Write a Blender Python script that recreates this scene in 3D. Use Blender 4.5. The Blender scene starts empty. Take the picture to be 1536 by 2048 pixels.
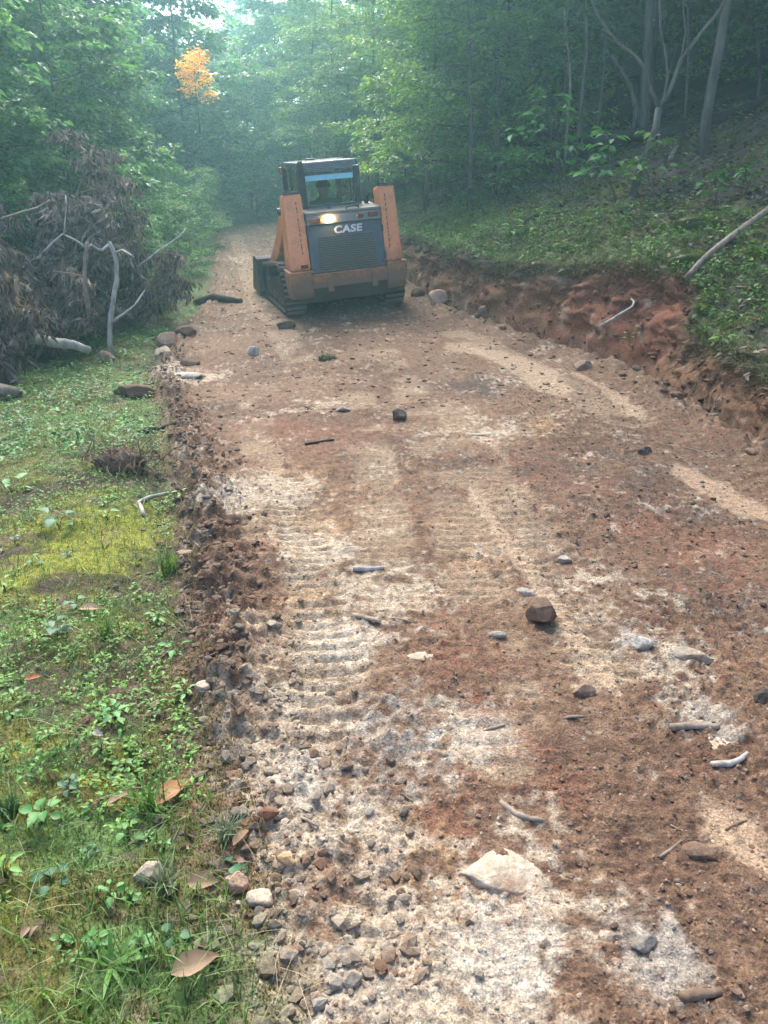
import bpy, bmesh, math, random
import numpy as np
from mathutils import Vector, Matrix, Euler

S = bpy.context.scene
C = S.collection
R = math.radians

# ------------------------------------------------------------------ camera, sky, sun, exposure
CAM_H, PITCH, FPX = 1.5, R(21.6), 1475.0          # eye height, downward pitch, focal length in photo pixels
cam = bpy.data.cameras.new('camera')
cam.sensor_fit = 'VERTICAL'
cam.sensor_height = 24.0
cam.lens = FPX / 2048 * 24.0
cam.clip_start, cam.clip_end = 0.05, 600
camo = bpy.data.objects.new('camera', cam)
C.objects.link(camo)
camo.location = (0, 0, CAM_H)
camo.rotation_euler = (math.pi / 2 - PITCH, 0, 0)
S.camera = camo

SUN_EL, SUN_AZ = R(50), R(-12)                     # azimuth from +Y, negative = left of the road
w = bpy.data.worlds.new('World'); S.world = w; w.use_nodes = True
nt = w.node_tree; nt.nodes.clear()
sky = nt.nodes.new('ShaderNodeTexSky'); sky.sky_type = 'NISHITA'; sky.sun_disc = False
sky.sun_elevation = SUN_EL; sky.sun_rotation = SUN_AZ
sky.air_density = .6; sky.dust_density = 3.0; sky.ozone_density = 1.0
bg = nt.nodes.new('ShaderNodeBackground'); bg.inputs['Strength'].default_value = 0.125
wo = nt.nodes.new('ShaderNodeOutputWorld')
nt.links.new(sky.outputs[0], bg.inputs[0]); nt.links.new(bg.outputs[0], wo.inputs[0])

sl = bpy.data.lights.new('sun', 'SUN'); sl.energy = 1.4; sl.angle = R(40); sl.color = (1.0, .93, .84)
so = bpy.data.objects.new('sun', sl); C.objects.link(so)
sd = Vector((math.sin(SUN_AZ) * math.cos(SUN_EL), math.cos(SUN_AZ) * math.cos(SUN_EL), math.sin(SUN_EL)))
so.rotation_euler = sd.to_track_quat('Z', 'Y').to_euler()
so.location = sd * 60

vs = S.view_settings
vs.view_transform = 'Standard'; vs.look = 'None'; vs.gamma = 1.0; vs.exposure = 2.45
S.render.engine = 'CYCLES'
cy = S.cycles
cy.use_denoising = True
cy.max_bounces = 5; cy.diffuse_bounces = 3; cy.glossy_bounces = 2; cy.transmission_bounces = 3
cy.volume_bounces = 0; cy.transparent_max_bounces = 8
cy.sample_clamp_indirect = 4.0
HAZE = 0.0058

# ------------------------------------------------------------------ noise and small helpers
def _hash(ix, iy, seed):
    h = (ix.astype(np.int64) * 374761393 + iy.astype(np.int64) * 668265263 + seed * 1274126177) & 0xFFFFFFFF
    h = ((h ^ (h >> 13)) * 1274126177) & 0xFFFFFFFF
    return ((h ^ (h >> 16)) & 0xFFFF).astype(np.float64) / 65535.0
def vn(x, y, seed=0):
    ix = np.floor(x); iy = np.floor(y)
    fx = x - ix; fy = y - iy
    ux = fx * fx * fx * (fx * (fx * 6 - 15) + 10); uy = fy * fy * fy * (fy * (fy * 6 - 15) + 10)
    a = _hash(ix, iy, seed); b = _hash(ix + 1, iy, seed); c = _hash(ix, iy + 1, seed); d = _hash(ix + 1, iy + 1, seed)
    return (a * (1 - ux) + b * ux) * (1 - uy) + (c * (1 - ux) + d * ux) * uy * 1.0
def fbm(x, y, f, octv=4, seed=0, gain=.5):
    s = 0; a = 1; t = 0
    ca, sa = math.cos(.6), math.sin(.6)
    for o in range(octv):
        s = s + a * vn(x * f + 17.3 * o, y * f - 9.1 * o, seed + o); t += a
        x, y = x * ca - y * sa, x * sa + y * ca
        f *= 2.03; a *= gain
    return s / t                                      # 0..1
def sst(a, b, x):
    t = np.clip((x - a) / (b - a), 0, 1); return t * t * (3 - 2 * t)
def lerp(a, b, t): return a + (b - a) * t

# ------------------------------------------------------------------ the lie of the land
_ys = np.arange(-4, 70, .05)
def _tab(pts, k=9):
    xs, vs_ = zip(*pts); v = np.interp(_ys, xs, vs_)
    ker = np.hanning(k + 2)[1:-1]; ker /= ker.sum()
    return np.convolve(np.pad(v, k // 2, mode='edge'), ker, 'valid')
_XL = _tab([(-4, .15), (0, -.08), (1, -.25), (1.44, -.42), (2.07, -.65), (3, -.95), (4, -1.2), (5.8, -1.78), (8.4, -2.69), (10.4, -2.97), (12.5, -3.04), (16, -3.6), (21.6, -4.68), (28, -6.0), (40, -9.5), (70, -20)], 21)
_XR = _tab([(-4, 2.95), (3, 2.75), (4.87, 2.65), (5.86, 2.56), (6.6, 2.5), (7.02, 2.52), (7.83, 2.2), (8.6, 1.9), (9.58, 1.52), (10.72, 1.08), (11.55, .78), (12.5, .62), (14, .4), (18, -.5), (24, -1.9), (28, -2.9), (40, -6), (70, -16)], 9)
_FW = _tab([(-4, .2), (6.3, .17), (6.75, .26), (7.1, .5), (8.2, .38), (9, .24), (10, .17), (12, .17), (20, .5), (30, .8), (70, 1)], 7)
_BH = _tab([(-4, .45), (5, .46), (6.4, .47), (7.0, .75), (8, .92), (9.6, .74), (11.5, .72), (16, .55), (24, .4), (32, .3), (70, .3)], 11)
XL = lambda y: np.interp(y, _ys, _XL)
XR = lambda y: np.interp(y, _ys, _XR)
FW = lambda y: np.interp(y, _ys, _FW)
BH = lambda y: np.interp(y, _ys, _BH)
def LONG(y):
    t = np.clip((y - 6.8) / 3.5, 0, 1)
    z = .066 * np.where(y < 10.3, 3.5 * (t**3 - t**4 / 2), 1.75 + (y - 10.3))
    k = np.clip(y - 29, 0, None)                      # the crest
    return z - .012 * np.minimum(k, 5)**2 - .06 * np.clip(k - 5, 0, 4) + .12 * np.clip(k - 11, 0, None)
def CS(y): return .07 * sst(4, 9, y)
_XC = _tab([(-4, .9), (0, .9), (3.7, .7), (8, 0), (12, -.9), (18, -1.9), (28, -4.2), (70, -18)], 41)
XC = lambda y: np.interp(y, _ys, _XC)
LOAD = np.array([-.471, 11.185, .223])                # loader pose, ground level below its rear
LY, LR, LP = R(17.2), R(-5.4), R(3.4)
def zroad(x, y):
    z = LONG(y) + CS(y) * (np.clip(x, XL(y) - 1, XR(y) + 1) - XC(y))
    mz = LOAD[2] + .0715 * (x - LOAD[0]) + .083 * (y - LOAD[1])
    d = np.hypot((x - LOAD[0] + .3) / 1.5, (y - LOAD[1] - 1.2) / 2.2)
    return lerp(z, mz, 1 - sst(.9, 1.7, d))
def base_z(x, y):
    x = np.asarray(x, float); y = np.asarray(y, float)
    xl, xr, fw, bh = XL(y), XR(y), FW(y), BH(y)
    z = zroad(np.clip(x, xl, xr), y)
    dl = np.clip(xl - x, 0, None)
    z = z + np.where(x < xl, .035 * sst(.05, .45, dl) - .05 * np.clip(dl - .4, 0, 7) - .12 * np.clip(dl - 7, 0, 30), 0)
    dr = np.clip(x - xr, 0, None)
    face = bh * np.clip(dr / fw, 0, 1)**.75
    up = np.clip(dr - fw, 0, None)
    hill = .36 * up + .03 * np.minimum(up, 4)**2 * .5 + .06 * np.clip(up - 4, 0, 40)
    return z + np.where(x > xr, face + hill, 0)

_F = np.array([0, math.cos(PITCH), -math.sin(PITCH)]); _U = np.array([0, math.sin(PITCH), math.cos(PITCH)])
_T = np.concatenate([np.arange(.5, 12, .004), np.arange(12, 60, .02)])
def ray(px, py): return _F + np.array([(px - 768) / FPX, 0, 0]) + _U * (1024 - py) / FPX
def P(px, py):
    """where on the ground the thing seen at that place of the photograph stands"""
    d = ray(px, py); q = _T[:, None] * d + np.array([0, 0, CAM_H])
    below = np.nonzero(q[:, 2] < base_z(q[:, 0], q[:, 1]))[0]
    k = below[0] if len(below) else len(_T) - 1
    return q[k]
def PD(px, py, Y):
    """point of that sight line at distance Y (for things that stand clear of the ground)"""
    d = ray(px, py); t = Y / d[1]
    return d * t + np.array([0, 0, CAM_H])
def mpp(px, py):                                      # metres per photo pixel at that ground point
    q = P(px, py) - np.array([0, 0, CAM_H]); return float(q @ _F) / FPX

class Strip:
    """a polyline on the ground with arc length and side distance"""
    def __init__(self, pts, hw):
        self.p = np.array([P(*q)[:2] for q in pts]); self.hw = hw
    def sd(self, x, y):
        best = np.full(x.shape, 9.0); s = np.zeros(x.shape); acc = 0
        for a, b in zip(self.p[:-1], self.p[1:]):
            d = b - a; L = np.hypot(*d); u = d / L
            rx, ry = x - a[0], y - a[1]
            t = rx * u[0] + ry * u[1]; tc = np.clip(t, 0, L)
            dd = np.hypot(rx - tc * u[0], ry - tc * u[1])
            m = dd < best
            best = np.where(m, dd, best); s = np.where(m, acc + t, s); acc += L
        self.L = acc; return s, best
    def taper(self, s): return self.hw * 1.0 * (1 - sst(-.02, .26, s) * sst(-.02, .26, self.L - s))
TREADS = [  # centre line in the photograph, half width, lug depth, how complete
    (Strip([(585, 1560), (555, 1300), (540, 1150), (530, 1000), (520, 900), (505, 780)], .14), .011, .45),
    (Strip([(690, 1480), (645, 1270), (622, 1150), (600, 1040), (590, 960)], .13), .019, .58),
    (Strip([(815, 1400), (790, 1200), (765, 1050), (740, 900), (715, 790)], .16), .009, .45),
    (Strip([(1200, 1330), (1100, 1130), (1010, 1000), (940, 880), (890, 800)], .16), .014, .55),
    (Strip([(1260, 850), (1120, 775), (1000, 710), (910, 668)], .2), .016, .75),
    (Strip([(500, 2060), (590, 1880), (650, 1740)], .2), .018, .5),
    (Strip([(950, 1180), (910, 1000), (870, 900), (820, 780), (760, 690)], .17), .012, .5),
    (Strip([(1010, 1500), (990, 1380), (975, 1290)], .15), .011, .5),
    (Strip([(470, 470), (490, 530), (520, 600), (600, 720)], .2), .014, .6)]
SMOOTH = [  # smeared, pressed bands of tan clay
    (Strip([(940, 985), (1010, 1090), (1095, 1205), (1190, 1340), (1260, 1420)], .055), .014),
    (Strip([(1370, 1560), (1450, 1650), (1560, 1790)], .09), .0),
    (Strip([(1340, 930), (1430, 985), (1560, 1060)], .13), .0),
    (Strip([(890, 690), (990, 712), (1070, 745), (1120, 800)], .2), .0),
    (Strip([(1140, 745), (1230, 800), (1290, 850)], .06), .01)]
PAGE_B = {   # patches of soil colour: centre in the photograph, radius in metres, weight
 'pale': [(760, 1990, .3, .9), (980, 1900, .3, .8), (700, 1650, .22, .8), (1010, 1740, .2, .9), (620, 1420, .2, .9), (660, 1300, .2, .9), (560, 1330, .2, .7), (640, 1100, .25, .8), (560, 980, .3, .7), (760, 1170, .28, .7), (900, 1480, .14, .7), (480, 1010, .2, .6), (1180, 1190, .3, .6), (1330, 1300, .25, .55), (960, 870, .3, .8), (400, 760, .35, .9), (350, 745, .3, .9), (1060, 760, .35, .6), (500, 1880, .3, .6), (560, 1560, .18, .7), (860, 1620, .14, .6), (470, 520, .5, .5), (640, 810, .35, .5), (1040, 1960, .25, .7)],
 'red': [(640, 870, .45, .7), (560, 850, .4, .7), (540, 1080, .14, .7), (1000, 1470, .15, .8), (900, 1640, .1, .7), (900, 1290, .2, .6), (1230, 1050, .4, .55), (1380, 1100, .4, .6), (1480, 1000, .3, .5), (740, 1430, .12, .5), (1500, 880, .4, .7), (1130, 1600, .15, .5), (1090, 1800, .12, .5), (640, 1820, .12, .4), (1010, 930, .4, .4)],
 'ochre': [(590, 960, .3, .7), (620, 1070, .25, .7), (600, 1190, .2, .6), (940, 1130, .12, .8), (900, 1060, .2, .5), (830, 1700, .18, .6), (880, 1860, .2, .5), (560, 1740, .1, .6), (1080, 860, .3, .5), (480, 1280, .12, .6)],
 'white': [(690, 1300, .12, .9), (780, 1530, .16, .9), (720, 1480, .14, .8), (1350, 1960, .12, .9), (980, 1480, .12, .7), (620, 1560, .1, .8), (820, 1420, .12, .5), (460, 1000, .15, .7), (560, 2010, .15, .7), (1000, 1880, .12, .6), (700, 1880, .14, .6), (1430, 1440, .1, .7), (1270, 1290, .08, .9)],
 'dark': [(1240, 960, .7, .55), (1400, 1180, .4, .5), (1300, 1010, .5, .5), (1250, 1180, .3, .5), (1100, 930, .5, .5), (600, 720, .6, .5), (450, 820, .3, .5), (940, 770, .35, .8), (700, 640, .9, .5), (980, 790, .3, .7), (900, 940, .5, .5), (1160, 1010, .5, .5), (460, 650, .6, .4), (800, 620, 1., .5)]}
PAGE = {k: [(P(a, b)[:2], r, wt) for a, b, r, wt in v] for k, v in PAGE_B.items()}
def blob(kind, x, y):
    s = np.zeros(np.shape(x))
    for c, r, wt in PAGE[kind]:
        s = np.maximum(s, wt * np.exp(-(((x - c[0]) / r)**2 + ((y - c[1]) / (r * 1.25))**2)))
    return s

def micro(x, y):
    """relief of the ground in metres; detail finer than the mesh is faded out with distance"""
    cell = np.where(y < 6.5, .0062, np.where(y < 13, .0075, .0105)) * np.clip(y, .6, 80)
    fade = lambda f: np.clip(.45 / (f * cell), 0, 1)
    xl, xr = XL(y), XR(y)
    road = sst(-.08, .12, x - xl) * sst(-.02, .1, xr - x)
    wl = 1 - sst(-.1, .1, x - xl); wr = sst(0, .12, x - xr)
    soft = np.zeros(x.shape); press = np.zeros(x.shape); ht = np.zeros(x.shape)
    for st, up in SMOOTH:
        s, d = st.sd(x, y); d = d + .05 * (fbm(x, y, 5, 2, 71) - .5) + st.taper(s)
        m = 1 - sst(st.hw * .7, st.hw * 1.25, d); soft = np.maximum(soft, m); ht = ht + up * m
    for st, dep, comp in TREADS:
        s, d = st.sd(x, y); s = s + .012 * (fbm(x, y, 6, 2, 5) - .5)
        m = (1 - sst(st.hw * .85, st.hw * 1.1, d)) * sst(1 - comp - .14, 1 - comp + .14, fbm(x, y, 3.2, 3, 40))
        ph = (s / .083) % 1.0
        bar = sst(.0, .10, ph) * (1 - sst(.34, .46, ph))
        edge = np.exp(-((d - st.hw * 1.12) / .025)**2) * .5 * m
        ht = ht - 1.0 * dep * m * (.25 + .9 * bar) * fade(12) + dep * edge
        press = np.maximum(press, m)
    soft = np.maximum(soft, press * .75)
    big = .06 * (fbm(x, y, .7, 3, 1) - .5) + .045 * (fbm(x, y, 2.3, 3, 2) - .5)
    b1 = np.abs(fbm(x, y, 9, 3, 3) - .5); b2 = np.abs(fbm(x, y, 26, 3, 4) - .5)
    rough = .35 + 1.3 * fbm(x, y, 1.6, 2, 8)
    b3 = np.abs(fbm(x, y, 60, 2, 6) - .5)
    clod = (.052 * b1 * fade(5) + .042 * b2 * fade(16) + .042 * b3 * fade(40)) * rough
    flat = np.clip(blob('pale', x, y) * .7 + blob('white', x, y) * .3, 0, .55)
    near_m = 1 - .75 * (1 - sst(1.0, 2.0, np.hypot((x - LOAD[0] + .2) / 1.3, (y - LOAD[1] - 1.1) / 1.9)))
    zr_ = (big * near_m + clod * (1 - soft * .7) * (1 - flat * .6) * near_m + ht * near_m)
    # rubble windrow along both edges
    el = np.exp(-((x - xl - .1) / .28)**2); er = np.exp(-((xr - x - .05) / .25)**2)
    zr_ = zr_ + el * (.12 * fbm(x, y, 4, 3, 21) - .03 + .18 * b1 + .10 * b2 * fade(16)) * sst(.8, 3, y) + er * (.12 * fbm(x, y, 5, 3, 22) + .1 * b1)
    zl = .10 * (fbm(x, y, 1.1, 3, 31) - .5) + .05 * (fbm(x, y, 4.5, 3, 32) - .5) + .03 * (fbm(x, y, 18, 2, 33) - .5) * fade(18) + .012 * (fbm(x, y, 60, 2, 34) - .5) * fade(60)
    dr = x - xr - FW(y)
    zh = (.28 * (fbm(x, y, .8, 3, 35) - .5) + .14 * (fbm(x, y, 2.7, 3, 36) - .5)) * sst(-.3, .6, dr) + .07 * (fbm(x, y, 9, 3, 37) - .5) * fade(9) * sst(-.4, .1, dr)
    fc = .16 * np.abs(fbm(x * 1.0, y, 5, 3, 38) - .5) + .05 * np.abs(fbm(x, y, 17, 2, 39) - .5)
    zf = fc * sst(-.03, .05, x - xr) * (1 - sst(0, .15, dr))
    return road * zr_ + wl * zl + wr * (zh + zf)
def ground(x, y):
    x = np.atleast_1d(np.asarray(x, float)); y = np.atleast_1d(np.asarray(y, float))
    return base_z(x, y) + micro(x, y)
def gz(x, y): return float(ground(x, y)[0])
def G(px, py):
    q = P(px, py); return np.array([q[0], q[1], gz(q[0], q[1])])

# ------------------------------------------------------------------ mesh, material and object helpers
def mk_mesh(name, V, quads=None, tris=None, col=None, smooth=False):
    V = np.ascontiguousarray(V, dtype=np.float32).reshape(-1, 3)
    me = bpy.data.meshes.new(name)
    me.vertices.add(len(V)); me.vertices.foreach_set('co', V.ravel())
    idx = []; tot = []
    if quads is not None and len(quads): q = np.asarray(quads, np.int32); idx.append(q.ravel()); tot.append(np.full(len(q), 4, np.int32))
    if tris is not None and len(tris): t = np.asarray(tris, np.int32); idx.append(t.ravel()); tot.append(np.full(len(t), 3, np.int32))
    idx = np.concatenate(idx); tot = np.concatenate(tot)
    me.loops.add(len(idx)); me.loops.foreach_set('vertex_index', idx)
    me.polygons.add(len(tot))
    st = np.concatenate([[0], np.cumsum(tot)[:-1]]).astype(np.int32)
    me.polygons.foreach_set('loop_start', st)
    me.polygons.foreach_set('loop_total', tot)
    me.polygons.foreach_set('use_smooth', np.full(len(tot), bool(smooth)))
    if col is not None:
        a = me.attributes.new('Col', 'FLOAT_COLOR', 'POINT')
        c4 = np.ones((len(V), 4), np.float32); c4[:, :3] = np.asarray(col, np.float32).reshape(-1, 3)
        a.data.foreach_set('color', c4.ravel())
    me.update(calc_edges=True)
    return me
class Geo:
    """collects vertices, faces and colours of ONE mesh"""
    def __init__(self): self.v = []; self.q = []; self.t = []; self.c = []; self.n = 0
    def add(self, V, quads=None, tris=None, col=(.5, .5, .5)):
        V = np.asarray(V, float).reshape(-1, 3)
        if quads is not None and len(quads): self.q.append(np.asarray(quads).reshape(-1, 4) + self.n)
        if tris is not None and len(tris): self.t.append(np.asarray(tris).reshape(-1, 3) + self.n)
        col = np.asarray(col, float)
        self.c.append(np.broadcast_to(col, V.shape) if col.ndim == 1 else col)
        self.v.append(V); self.n += len(V); return self
    def mesh(self, name, smooth=False, mat=None):
        me = mk_mesh(name, np.concatenate(self.v), np.concatenate(self.q) if self.q else None, np.concatenate(self.t) if self.t else None, np.concatenate(self.c), smooth)
        if mat: me.materials.append(mat)
        return me
def link(name, me, parent=None, loc=None, rot=None, mat=None, scale=None):
    if mat and not me.materials: me.materials.append(mat)
    o = bpy.data.objects.new(name, me); C.objects.link(o)
    if parent is not None: o.parent = parent
    if loc is not None: o.location = loc
    if rot is not None: o.rotation_euler = rot
    if scale is not None: o.scale = scale if hasattr(scale, '__len__') else (scale,) * 3
    return o
def tag(o, label=None, cat=None, group=None, kind=None):
    if label: o['label'] = label
    if cat: o['category'] = cat
    if group: o['group'] = group
    if kind: o['kind'] = kind
    return o
def thing(name, label, cat, loc=(0, 0, 0), rot=(0, 0, 0), group=None, scale=1.0):
    o = link(name, None, loc=loc, rot=rot, scale=scale); o.empty_display_size = .1
    return tag(o, label, cat, group)

def tube(g, pts, rad, n=6, col=(.1, .1, .1), jit=0.0, rng=None, cap=True):
    pts = np.asarray(pts, float); m = len(pts); rad = np.broadcast_to(np.asarray(rad, float), (m,))
    tan = np.gradient(pts, axis=0); tan /= np.linalg.norm(tan, axis=1)[:, None] + 1e-9
    ref = np.array([0, 0, 1.0]) if abs(tan[0, 2]) < .9 else np.array([1.0, 0, 0])
    V = []; a = np.arange(n) * 2 * np.pi / n
    u = np.cross(tan[0], ref); u /= np.linalg.norm(u)
    for i in range(m):
        u = u - tan[i] * (u @ tan[i]); u /= np.linalg.norm(u) + 1e-9
        v = np.cross(tan[i], u)
        r = rad[i] * (1 + (jit * (rng.random(n) - .5) if rng is not None else 0))
        V.append(pts[i] + (np.cos(a) * r)[:, None] * u + (np.sin(a) * r)[:, None] * v)
    V = np.concatenate(V)
    k = np.arange(n); k2 = (k + 1) % n
    Q = np.concatenate([np.stack([i * n + k, i * n + k2, (i + 1) * n + k2, (i + 1) * n + k], 1) for i in range(m - 1)])
    T = None
    if cap:
        V = np.concatenate([V, pts[:1], pts[-1:]]); a0 = m * n
        T = np.concatenate([np.stack([k2, k, np.full(n, a0)], 1), np.stack([(m - 1) * n + k, (m - 1) * n + k2, np.full(n, a0 + 1)], 1)])
    return g.add(V, Q, T, col)
def norm(a): return a / (np.linalg.norm(a, axis=-1, keepdims=True) + 1e-9)
def leaves(g, pos, axis, nrm, L, W, col, fold=.18, curl=0.0, detail=0):
    """N leaves: folded blades with base at pos, pointing along axis"""
    N = len(pos); axis = norm(axis); side = norm(np.cross(axis, nrm)); up = np.cross(side, axis)
    L = np.broadcast_to(np.asarray(L, float), (N,))[:, None]; W = np.broadcast_to(np.asarray(W, float), (N,))[:, None]
    cv = np.broadcast_to(np.asarray(curl, float), (N,))[:, None]
    if detail == 0:
        T = pos + axis * L - up * L * cv
        M = pos + axis * L * .5 - up * W * fold * 0
        l = pos + axis * L * .45 + side * W * .5 + up * W * fold
        r = pos + axis * L * .45 - side * W * .5 + up * W * fold
        V = np.stack([pos, l, T, r, M], 1).reshape(-1, 3)
        b = (np.arange(N) * 5)[:, None]
        Q = np.concatenate([b + np.array([0, 4, 2, 1]), b + np.array([0, 3, 2, 4])])
        g.add(V, Q, None, np.repeat(np.broadcast_to(col, (N, 3)), 5, 0))
    elif detail == -1:
        T = pos + axis * L - up * L * cv
        l = pos + axis * L * .5 + side * W * .5; r = pos + axis * L * .5 - side * W * .5
        V = np.stack([pos, l, T, r], 1).reshape(-1, 3); b = (np.arange(N) * 4)[:, None]
        g.add(V, b + np.array([0, 3, 2, 1]), None, np.repeat(np.broadcast_to(col, (N, 3)), 4, 0))
    else:
        ts = np.array([0, .14, .34, .58, .82, 1.0]); ws = np.array([.02, .62, 1.0, .88, .45, .02]) * .5
        rows = []
        for t, ww in zip(ts, ws):
            c = pos + axis * L * t - up * L * cv * t * t
            rows += [c + side * W * ww + up * W * ww * fold * 1.6, c, c - side * W * ww + up * W * ww * fold * 1.6]
        V = np.stack(rows, 1).reshape(-1, 3); b = (np.arange(N) * 18)[:, None]
        Q = np.concatenate([b + np.array(q) for i in range(5) for q in ((i*3, i*3+1, i*3+4, i*3+3), (i*3+1, i*3+2, i*3+5, i*3+4))])
        g.add(V, Q, None, np.repeat(np.broadcast_to(col, (N, 3)), 18, 0))
    return g
def box(g, x0, x1, y0, y1, z0, z1, col=(.5, .5, .5), bev=.0):
    """chamfered box"""
    if bev <= 0:
        V = np.array([[x, y, z] for z in (z0, z1) for y in (y0, y1) for x in (x0, x1)])
        return g.add(V, [[0, 2, 3, 1], [4, 5, 7, 6], [0, 1, 5, 4], [2, 6, 7, 3], [0, 4, 6, 2], [1, 3, 7, 5]], None, col)
    bm = bmesh.new(); bmesh.ops.create_cube(bm, size=1)
    for v in bm.verts: v.co = Vector(((x0 + x1) / 2 + v.co.x * (x1 - x0), (y0 + y1) / 2 + v.co.y * (y1 - y0), (z0 + z1) / 2 + v.co.z * (z1 - z0)))
    bmesh.ops.bevel(bm, geom=bm.edges[:], offset=bev, segments=2, affect='EDGES', profile=.6)
    return addbm(g, bm, col)
def addbm(g, bm, col=(.5, .5, .5)):
    bm.verts.ensure_lookup_table(); bmesh.ops.triangulate(bm, faces=[f for f in bm.faces if len(f.verts) > 4])
    bm.verts.index_update()
    V = np.array([v.co[:] for v in bm.verts]); q = [[v.index for v in f.verts] for f in bm.faces if len(f.verts) == 4]; t = [[v.index for v in f.verts] for f in bm.faces if len(f.verts) == 3]
    bm.free(); return g.add(V, q, t, col)
def hexa(g, bot, top, col=(.5, .5, .5), bev=0.0):
    """solid between two quadrilaterals"""
    bm = bmesh.new(); vs_ = [bm.verts.new(p) for p in list(bot) + list(top)]
    for f in ((3, 2, 1, 0), (4, 5, 6, 7), (0, 1, 5, 4), (1, 2, 6, 5), (2, 3, 7, 6), (3, 0, 4, 7)): bm.faces.new([vs_[i] for i in f])
    bmesh.ops.recalc_face_normals(bm, faces=bm.faces[:])
    if bev: bmesh.ops.bevel(bm, geom=bm.edges[:], offset=bev, segments=2, affect='EDGES', profile=.6)
    return addbm(g, bm, col)
def prism(g, yz, x0, x1, col=(.5, .5, .5), bev=0.0):
    """outline in the y-z plane, extruded along x"""
    bm = bmesh.new(); a = [bm.verts.new((x0, y, z)) for y, z in yz]; b = [bm.verts.new((x1, y, z)) for y, z in yz]
    n = len(yz); bm.faces.new(a[::-1]); bm.faces.new(b)
    for i in range(n): bm.faces.new((a[i], a[(i+1) % n], b[(i+1) % n], b[i]))
    bmesh.ops.recalc_face_normals(bm, faces=bm.faces[:])
    if bev: bmesh.ops.bevel(bm, geom=bm.edges[:], offset=bev, segments=2, affect='EDGES', profile=.6)
    return addbm(g, bm, col)

# materials ----------------------------------------------------------------------------------
class NB:
    def __init__(self, name):
        self.m = bpy.data.materials.new(name); self.m.use_nodes = True; self.t = self.m.node_tree; self.t.nodes.clear()
        self.out = self.n('OutputMaterial')
    def n(self, typ, **kw):
        x = self.t.nodes.new('ShaderNode' + typ)
        for k, v in kw.items():
            if k[0] == '_': setattr(x, k[1:], v)
            else: x.inputs[k.replace('__', ' ')].default_value = v
        return x
    def l(self, a, b): self.t.links.new(a, b)
    def mixc(self, mode, fac, a, b):
        x = self.n('Mix', _data_type='RGBA', _blend_type=mode)
        for s, v in ((0, fac), (6, a), (7, b)):
            if hasattr(v, 'is_linked'): self.l(v, x.inputs[s])
            else: x.inputs[s].default_value = v if s == 0 else (*v[:3], 1)
        return x.outputs[2]
    def noise(self, scale, det=3, rough=.6, vec=None):
        x = self.n('TexNoise', Scale=scale, Detail=det, Roughness=rough)
        if vec is not None: self.l(vec, x.inputs['Vector'])
        return x.outputs['Fac']
    def ramp(self, fac, stops):
        x = self.n('ValToRGB'); self.l(fac, x.inputs[0]); e = x.color_ramp.elements
        while len(e) < len(stops): e.new(.5)
        for k, (p, c) in enumerate(stops): e[k].position = p; e[k].color = (*c, 1) if hasattr(c, '__len__') else (c, c, c, 1)
        return x.outputs[0]
    def pos(self): return self.n('NewGeometry').outputs['Position']
    def obj(self): return self.n('TexCoord').outputs['Object']
def m_ground():
    b = NB('soil'); p = b.pos(); col = b.n('Attribute', _attribute_name='Col').outputs['Color']
    n1 = b.ramp(b.noise(34, 5, .7, p), [(.28, .45), (.5, 1.0), (.72, 1.55)])
    n2 = b.ramp(b.noise(170, 3, .7, p), [(.3, .5), (.5, 1.0), (.72, 1.55)])
    c = b.mixc('MULTIPLY', 1, b.mixc('MULTIPLY', 1, col, n1), n2)
    vo = b.n('TexVoronoi', Scale=95); b.l(p, vo.inputs['Vector'])
    spk = b.ramp(vo.outputs['Color'], [(.0, .78), (.9, 1.0), (1, 1.5)])
    c = b.mixc('MULTIPLY', .7, c, spk)
    bs = b.n('BsdfPrincipled', Roughness=.93); bs.inputs['Specular IOR Level'].default_value = .25
    b.l(c, bs.inputs['Base Color'])
    b1 = b.n('Bump', Strength=.8, Distance=.014); b.l(b.noise(75, 5, .7, p), b1.inputs['Height'])
    b2 = b.n('Bump', Strength=.5, Distance=.006); b.l(vo.outputs['Distance'], b2.inputs['Height']); b.l(b1.outputs[0], b2.inputs['Normal'])
    b.l(b2.outputs[0], bs.inputs['Normal']); b.l(bs.outputs[0], b.out.inputs[0]); return b.m
def m_leaf(name, trans=.35, rough=.5, tint=.25, spec=.35):
    b = NB(name); col = b.n('Attribute', _attribute_name='Col').outputs['Color']
    rnd = b.n('ObjectInfo').outputs['Random']
    c = b.mixc('MULTIPLY', 1, col, b.ramp(rnd, [(0, 1 - tint), (1, 1 + tint)]))
    nz = b.ramp(b.noise(9, 2, .5, b.obj()), [(.3, .7), (.7, 1.3)])
    c = b.mixc('MULTIPLY', .8, c, nz)
    bs = b.n('BsdfPrincipled', Roughness=rough); bs.inputs['Specular IOR Level'].default_value = spec; b.l(c, bs.inputs['Base Color'])
    tr = b.n('BsdfTranslucent'); b.l(b.mixc('MULTIPLY', 1, c, (1.25, 1.3, .7)), tr.inputs['Color'])
    mx = b.n('MixShader', Fac=trans); b.l(bs.outputs[0], mx.inputs[1]); b.l(tr.outputs[0], mx.inputs[2]); b.l(mx.outputs[0], b.out.inputs[0]); return b.m
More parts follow.
